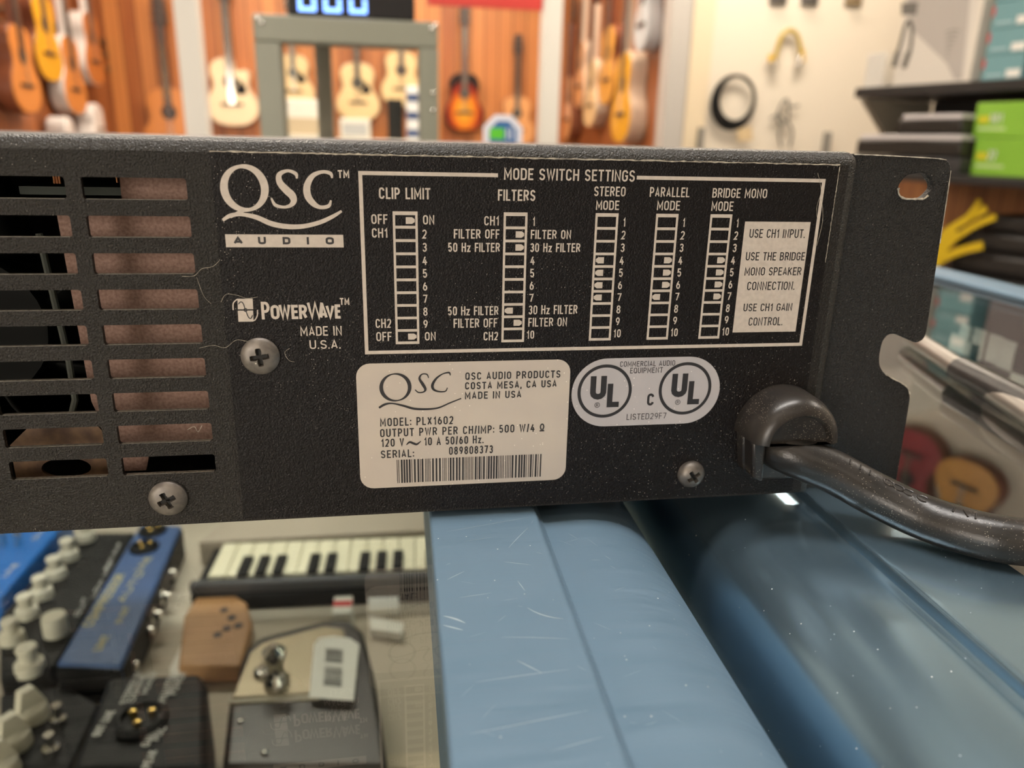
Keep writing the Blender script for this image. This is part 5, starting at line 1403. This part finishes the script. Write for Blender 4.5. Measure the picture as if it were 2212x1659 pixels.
def s_thing(name, label, cat, x, y, z, group=None):
    p = S1 + ex * x + ey * y
    return thing(name, label, cat, (p.x, p.y, S1.z + z), ang, group)
def lb(t, name, lo, hi, mat, bevel=.002, mat4=None): return MB().lo_hi(lo, hi, mat4).build(name, mat, t, local=True, bevel=bevel)
# small white box
xa, _ = sl(1870, 150, .05); xb, zt_ = sl(1916, 112, .05)
t = s_thing('carton', 'small white box at the left end of the top shelf', 'box', xa, .05, 0)
lb(t, 'carton', (0, 0, .0005), (xb - xa, .06, zt_), 'wht')
# headphone carton
xa, _ = sl(1932, 150, .03); xb, _ = sl(2098, 150, .03); zt_ = .40
W5 = xb - xa
t = s_thing('headphone_carton', 'large white and grey carton with headphone picture on the top shelf', 'box', xa, .03, 0)
lb(t, 'carton', (0, 0, .0005), (W5, .22, zt_), P('white glossy carton', (.70, .65, .57), .4))
gp = MB(); yq = -.0006
k_ = lambda u, v: sl(u, v, .03)
pts = [k_(u, v) for u, v in ((1968, 62), (2046, 138), (2062, 172), (2078, 172), (2102, -60), (1952, -60))]
gp.fill([(p[0] - xa, p[1]) for p in pts], yq); gp.build('grey_print', P('grey printed field', (.47, .43, .385), .5), t, local=True)
lbm = MB()
pts = [k_(u, v) for u, v in ((1948, 6), (1984, 4), (1980, 32), (1948, 33))]
lbm.fill([(p[0] - xa, p[1]) for p in pts], yq * 2)
lbm.build('dark_badge', P('dark grey badge', (.16, .15, .13), .5), t, local=True)
hp = MB()
def arcs(pts, w):
    pp = smooth_path([k_(u, v) for u, v in pts], 4)
    hp.ribbon([(p[0] - xa, p[1]) for p in pp], w, yq * 2)
arcs(((1930, 145), (1944, 100), (1955, 60), (1964, 46), (1971, 66), (1966, 110), (1953, 148)), .011)
arcs(((1931, 145), (1940, 112)), .018); arcs(((1953, 146), (1964, 112)), .018)
hp.build('headphone_print', P('dark headphone print', (.12, .11, .09), .5), t, local=True)
sp_ = MB()
for i in range(7):
    c0, c1 = k_(2044 + i * .5, 70 + i * 9), k_(2074 - i * 4.5, 66 + i * 9)
    sp_.ribbon([(c0[0] - xa, c0[1]), ((c0[0] + c1[0]) / 2 - xa, c0[1] + .004), (c1[0] - xa, c1[1])], .0028, yq * 2)
sp_.build('striped_print', P('grey stripes', (.22, .20, .17), .5), t, local=True)
lb(t, 'side_spine', (W5 - .016, -.0012, .0005), (W5 + .0008, .221, zt_), P('warm white spine', (.76, .70, .60), .4), 0)
# teal cartons
for i in range(4):
    u0 = 2117 + 9 * i; u1 = 2191 + 8 * i
    vb_ = [172, 118, 56, -6][i]
    xa, zlo = sl(2117, vb_, .02); xb, _ = sl(2194, vb_, .02)
    t = s_thing('teal_carton', ['teal carton at the bottom of the stack on the top shelf', 'teal carton second from the bottom of its stack', 'teal carton third from the bottom of its stack', 'teal carton at the top of its stack, cut off by the picture edge'][i], 'box', sl(2117, 172, .02)[0], .02, .062 * i * 1.0, 'stacked teal cartons')
    wd = (xb - xa) + .012; hh = .0615
    lb(t, 'carton', (0, 0, .0005), (wd, .24, hh), 'teal')
    lb(t, 'price_sticker', (wd * .62, -.0008, .006), (wd * .95, 0, .024), 'paper', 0)
    lb(t, 'lettering', (wd * .10, -.0006, .010), (wd * .52, 0, .0145), P('pale teal print', (.42, .58, .60), .5) if i == 0 else bpy.data.materials['pale teal print'], 0)
    lb(t, 'red_seal', (-.001, -.0006, .030), (.006, .02, .052), 'red', 0)
xa, _ = sl(2205, 100, .02)
t = s_thing('grey_carton', 'mauve grey carton at the far right of the top shelf', 'box', xa + .06, .02, 0)
lb(t, 'carton', (0, 0, .0005), (.2, .22, .30), P('mauve grey carton', (.20, .17, .17), .5))
# flat black cases with grey edges
xa, _ = sl(1832, 320, .02); xb, _ = sl(2088, 320, .02)
hs = sl(1950, 300, .02)[1] - z2
for i, (u0, u1, v0, v1, lbl) in enumerate(((1836, 2070, 374, 336, 'flat black case at the bottom of the pile on the lower shelf'), (1846, 2072, 336, 290, 'flat black case with a wide silver edge, middle of the pile'), (1935, 2074, 290, 246, 'flat black case with a thin silver edge, top of the pile'))):
    xa, za_ = sl(u0, v0, -.06); xb, _ = sl(u1, v0, -.06); _, zt_ = sl((u0 + u1) / 2, v1, -.06)
    za_ = sl((u0 + u1) / 2, v0, -.06)[1]
    t = s_thing('instrument_case', lbl, 'case', xa, -.06, max(za_, z2), 'flat black cases')
    hh = zt_ - max(za_, z2) - .001
    lb(t, 'shell', (0, 0, .0008), (xb - xa, .19, hh * (1 - .22 * (i > 0))), P('black nylon', (.028, .026, .026), .6) if i == 0 else bpy.data.materials['black nylon'], .006)
    if i: lb(t, 'silver_edge', (.012, .002, hh * .76), (xb - xa - .004, .18, hh), P('silver grey edging', (.62, .58, .57), .4) if i == 1 else bpy.data.materials['silver grey edging'], .002)
# green cartons with numbers
M['green'] = P('bright green carton', (.22, .46, .035), .45, noise=(5, (.28, .52, .06), .8))
for i, (v0, v1, num, lbl) in enumerate(((372, 298, '22', 'bright green carton marked 22 on the lower shelf'), (298, 220, '101', 'bright green carton marked 101, stacked on the other green one'))):
    xa, za_ = sl(2092, v0, -.02); zt_ = sl(2150, v1, -.02)[1]; za_ = max(sl(2150, v0, -.02)[1], z2)
    if i == 0: zprev = zt_; za_ = z2
    else: za_ = zprev
    hh = zt_ - za_
    t = s_thing('green_carton', lbl, 'box', xa + .004 * i, -.015, za_, 'green cartons')
    lb(t, 'carton', (0, 0, .0006), (.26, .22, hh - .0004), 'green')
    lb(t, 'yellow_mark', (.010, -.0006, hh * .42), (.038, 0, hh * .62), P('yellow print', (.60, .55, .02), .5) if i == 0 else bpy.data.materials['yellow print'], 0)
    w_ = MB(); write(w_, num, 40, 40 + 11 * len(num), hh * 1000 * .42, hh * 1000 * .26, sw=3.4, y=-.7); w_.build('number', 'white_txt', t, local=True)
    lb(t, 'caption', (.012, -.0006, hh * .22), (.085, 0, hh * .30), P('pale green print', (.55, .70, .30), .5) if i == 0 else bpy.data.materials['pale green print'], 0)
# black bags and yellow straps on the low board
for i, (u0, u1, v0, v1, lbl) in enumerate(((2040, 2300, 590, 545, 'black bag lying at the bottom of the low shelf by the blue rail'), (2050, 2300, 545, 500, 'black bag in the middle of the pile on the low shelf'), (2110, 2300, 500, 464, 'black bag topmost on the low shelf, right of the yellow straps'))):
    xa, _ = sl(u0, v0, .0); xb, _ = sl(u1, v0, .0); zt_ = sl(2140, v1, .0)[1]; za_ = sl(2140, v0, .0)[1]
    if i == 0: za_ = zb2; zp = zt_
    else: za_ = zp; zp = zt_
    t = s_thing('gig_bag', lbl, 'bag', xa, .0, za_, 'black bags on the low shelf')
    hh = zt_ - za_
    body = MB().lo_hi((0, 0, .0006), (min(xb - xa, .5), .28, hh - .0006)).build('bag', bpy.data.materials['black nylon'], t, local=True, bevel=hh * .3, seg=4)
    lb(t, 'zip', (.02, -.001, hh * .5), (min(xb - xa, .5) - .02, .002, hh * .54), P('dark zip', (.06, .055, .05), .4) if i == 0 else bpy.data.materials['dark zip'], 0)
ys = thing('yellow_strap', 'yellow webbing straps spilling over the black bags at the right', 'strap', S1 + ex * sl(2060, 560, -.03)[0] + ey * (-.03) + Vector((0, 0, zb2)), ang)
M['yellow'] = P('yellow webbing', (.62, .42, .004), .6)
o0 = sl(2060, 560, -.03)
for pts, w in ((((2018, 545), (2040, 505), (2080, 478), (2130, 450)), .020), (((2025, 560), (2055, 522), (2100, 490), (2150, 468)), .016), (((2014, 575), (2040, 556), (2080, 540), (2122, 530)), .022), (((2016, 560), (2036, 530), (2066, 500)), .020), (((2090, 470), (2105, 452), (2118, 432)), .012)):
    pp = [sl(u, v, -.03) for u, v in pts]
    pp = smooth_path([(p[0] - o0[0], p[1] - zb2) for p in pp], 4)
    b_ = MB().ribbon([(p[0], p[1]) for p in pp], w, 0).build('webbing', 'yellow', ys, local=True)
    so_ = b_.modifiers.new('thickness', 'SOLIDIFY'); so_.thickness = .004

# two guitars high on the back of the shelf unit, met only as reflections in the right glass
for u, v, top, lbl in ((2100, 1075, 'amber', 'amber guitar hanging high above the shelves, mirrored in the glass'), (1985, 1005, 'redtop', 'red guitar hanging high above the shelves, mirrored in the glass')):
    d = ray(u, v); d.z = -d.z
    o = atz(u, v, ZG)
    pl_ = S1 + ey * (DS - .002)
    p = o + d * ((pl_ - o).dot(ey) / d.dot(ey))
    guitar(lbl, Vector((p.x, p.y, p.z - .14)), ang, .27, M[top], M['mahog'], guard=False, group='guitars above the shelf unit', head=False)
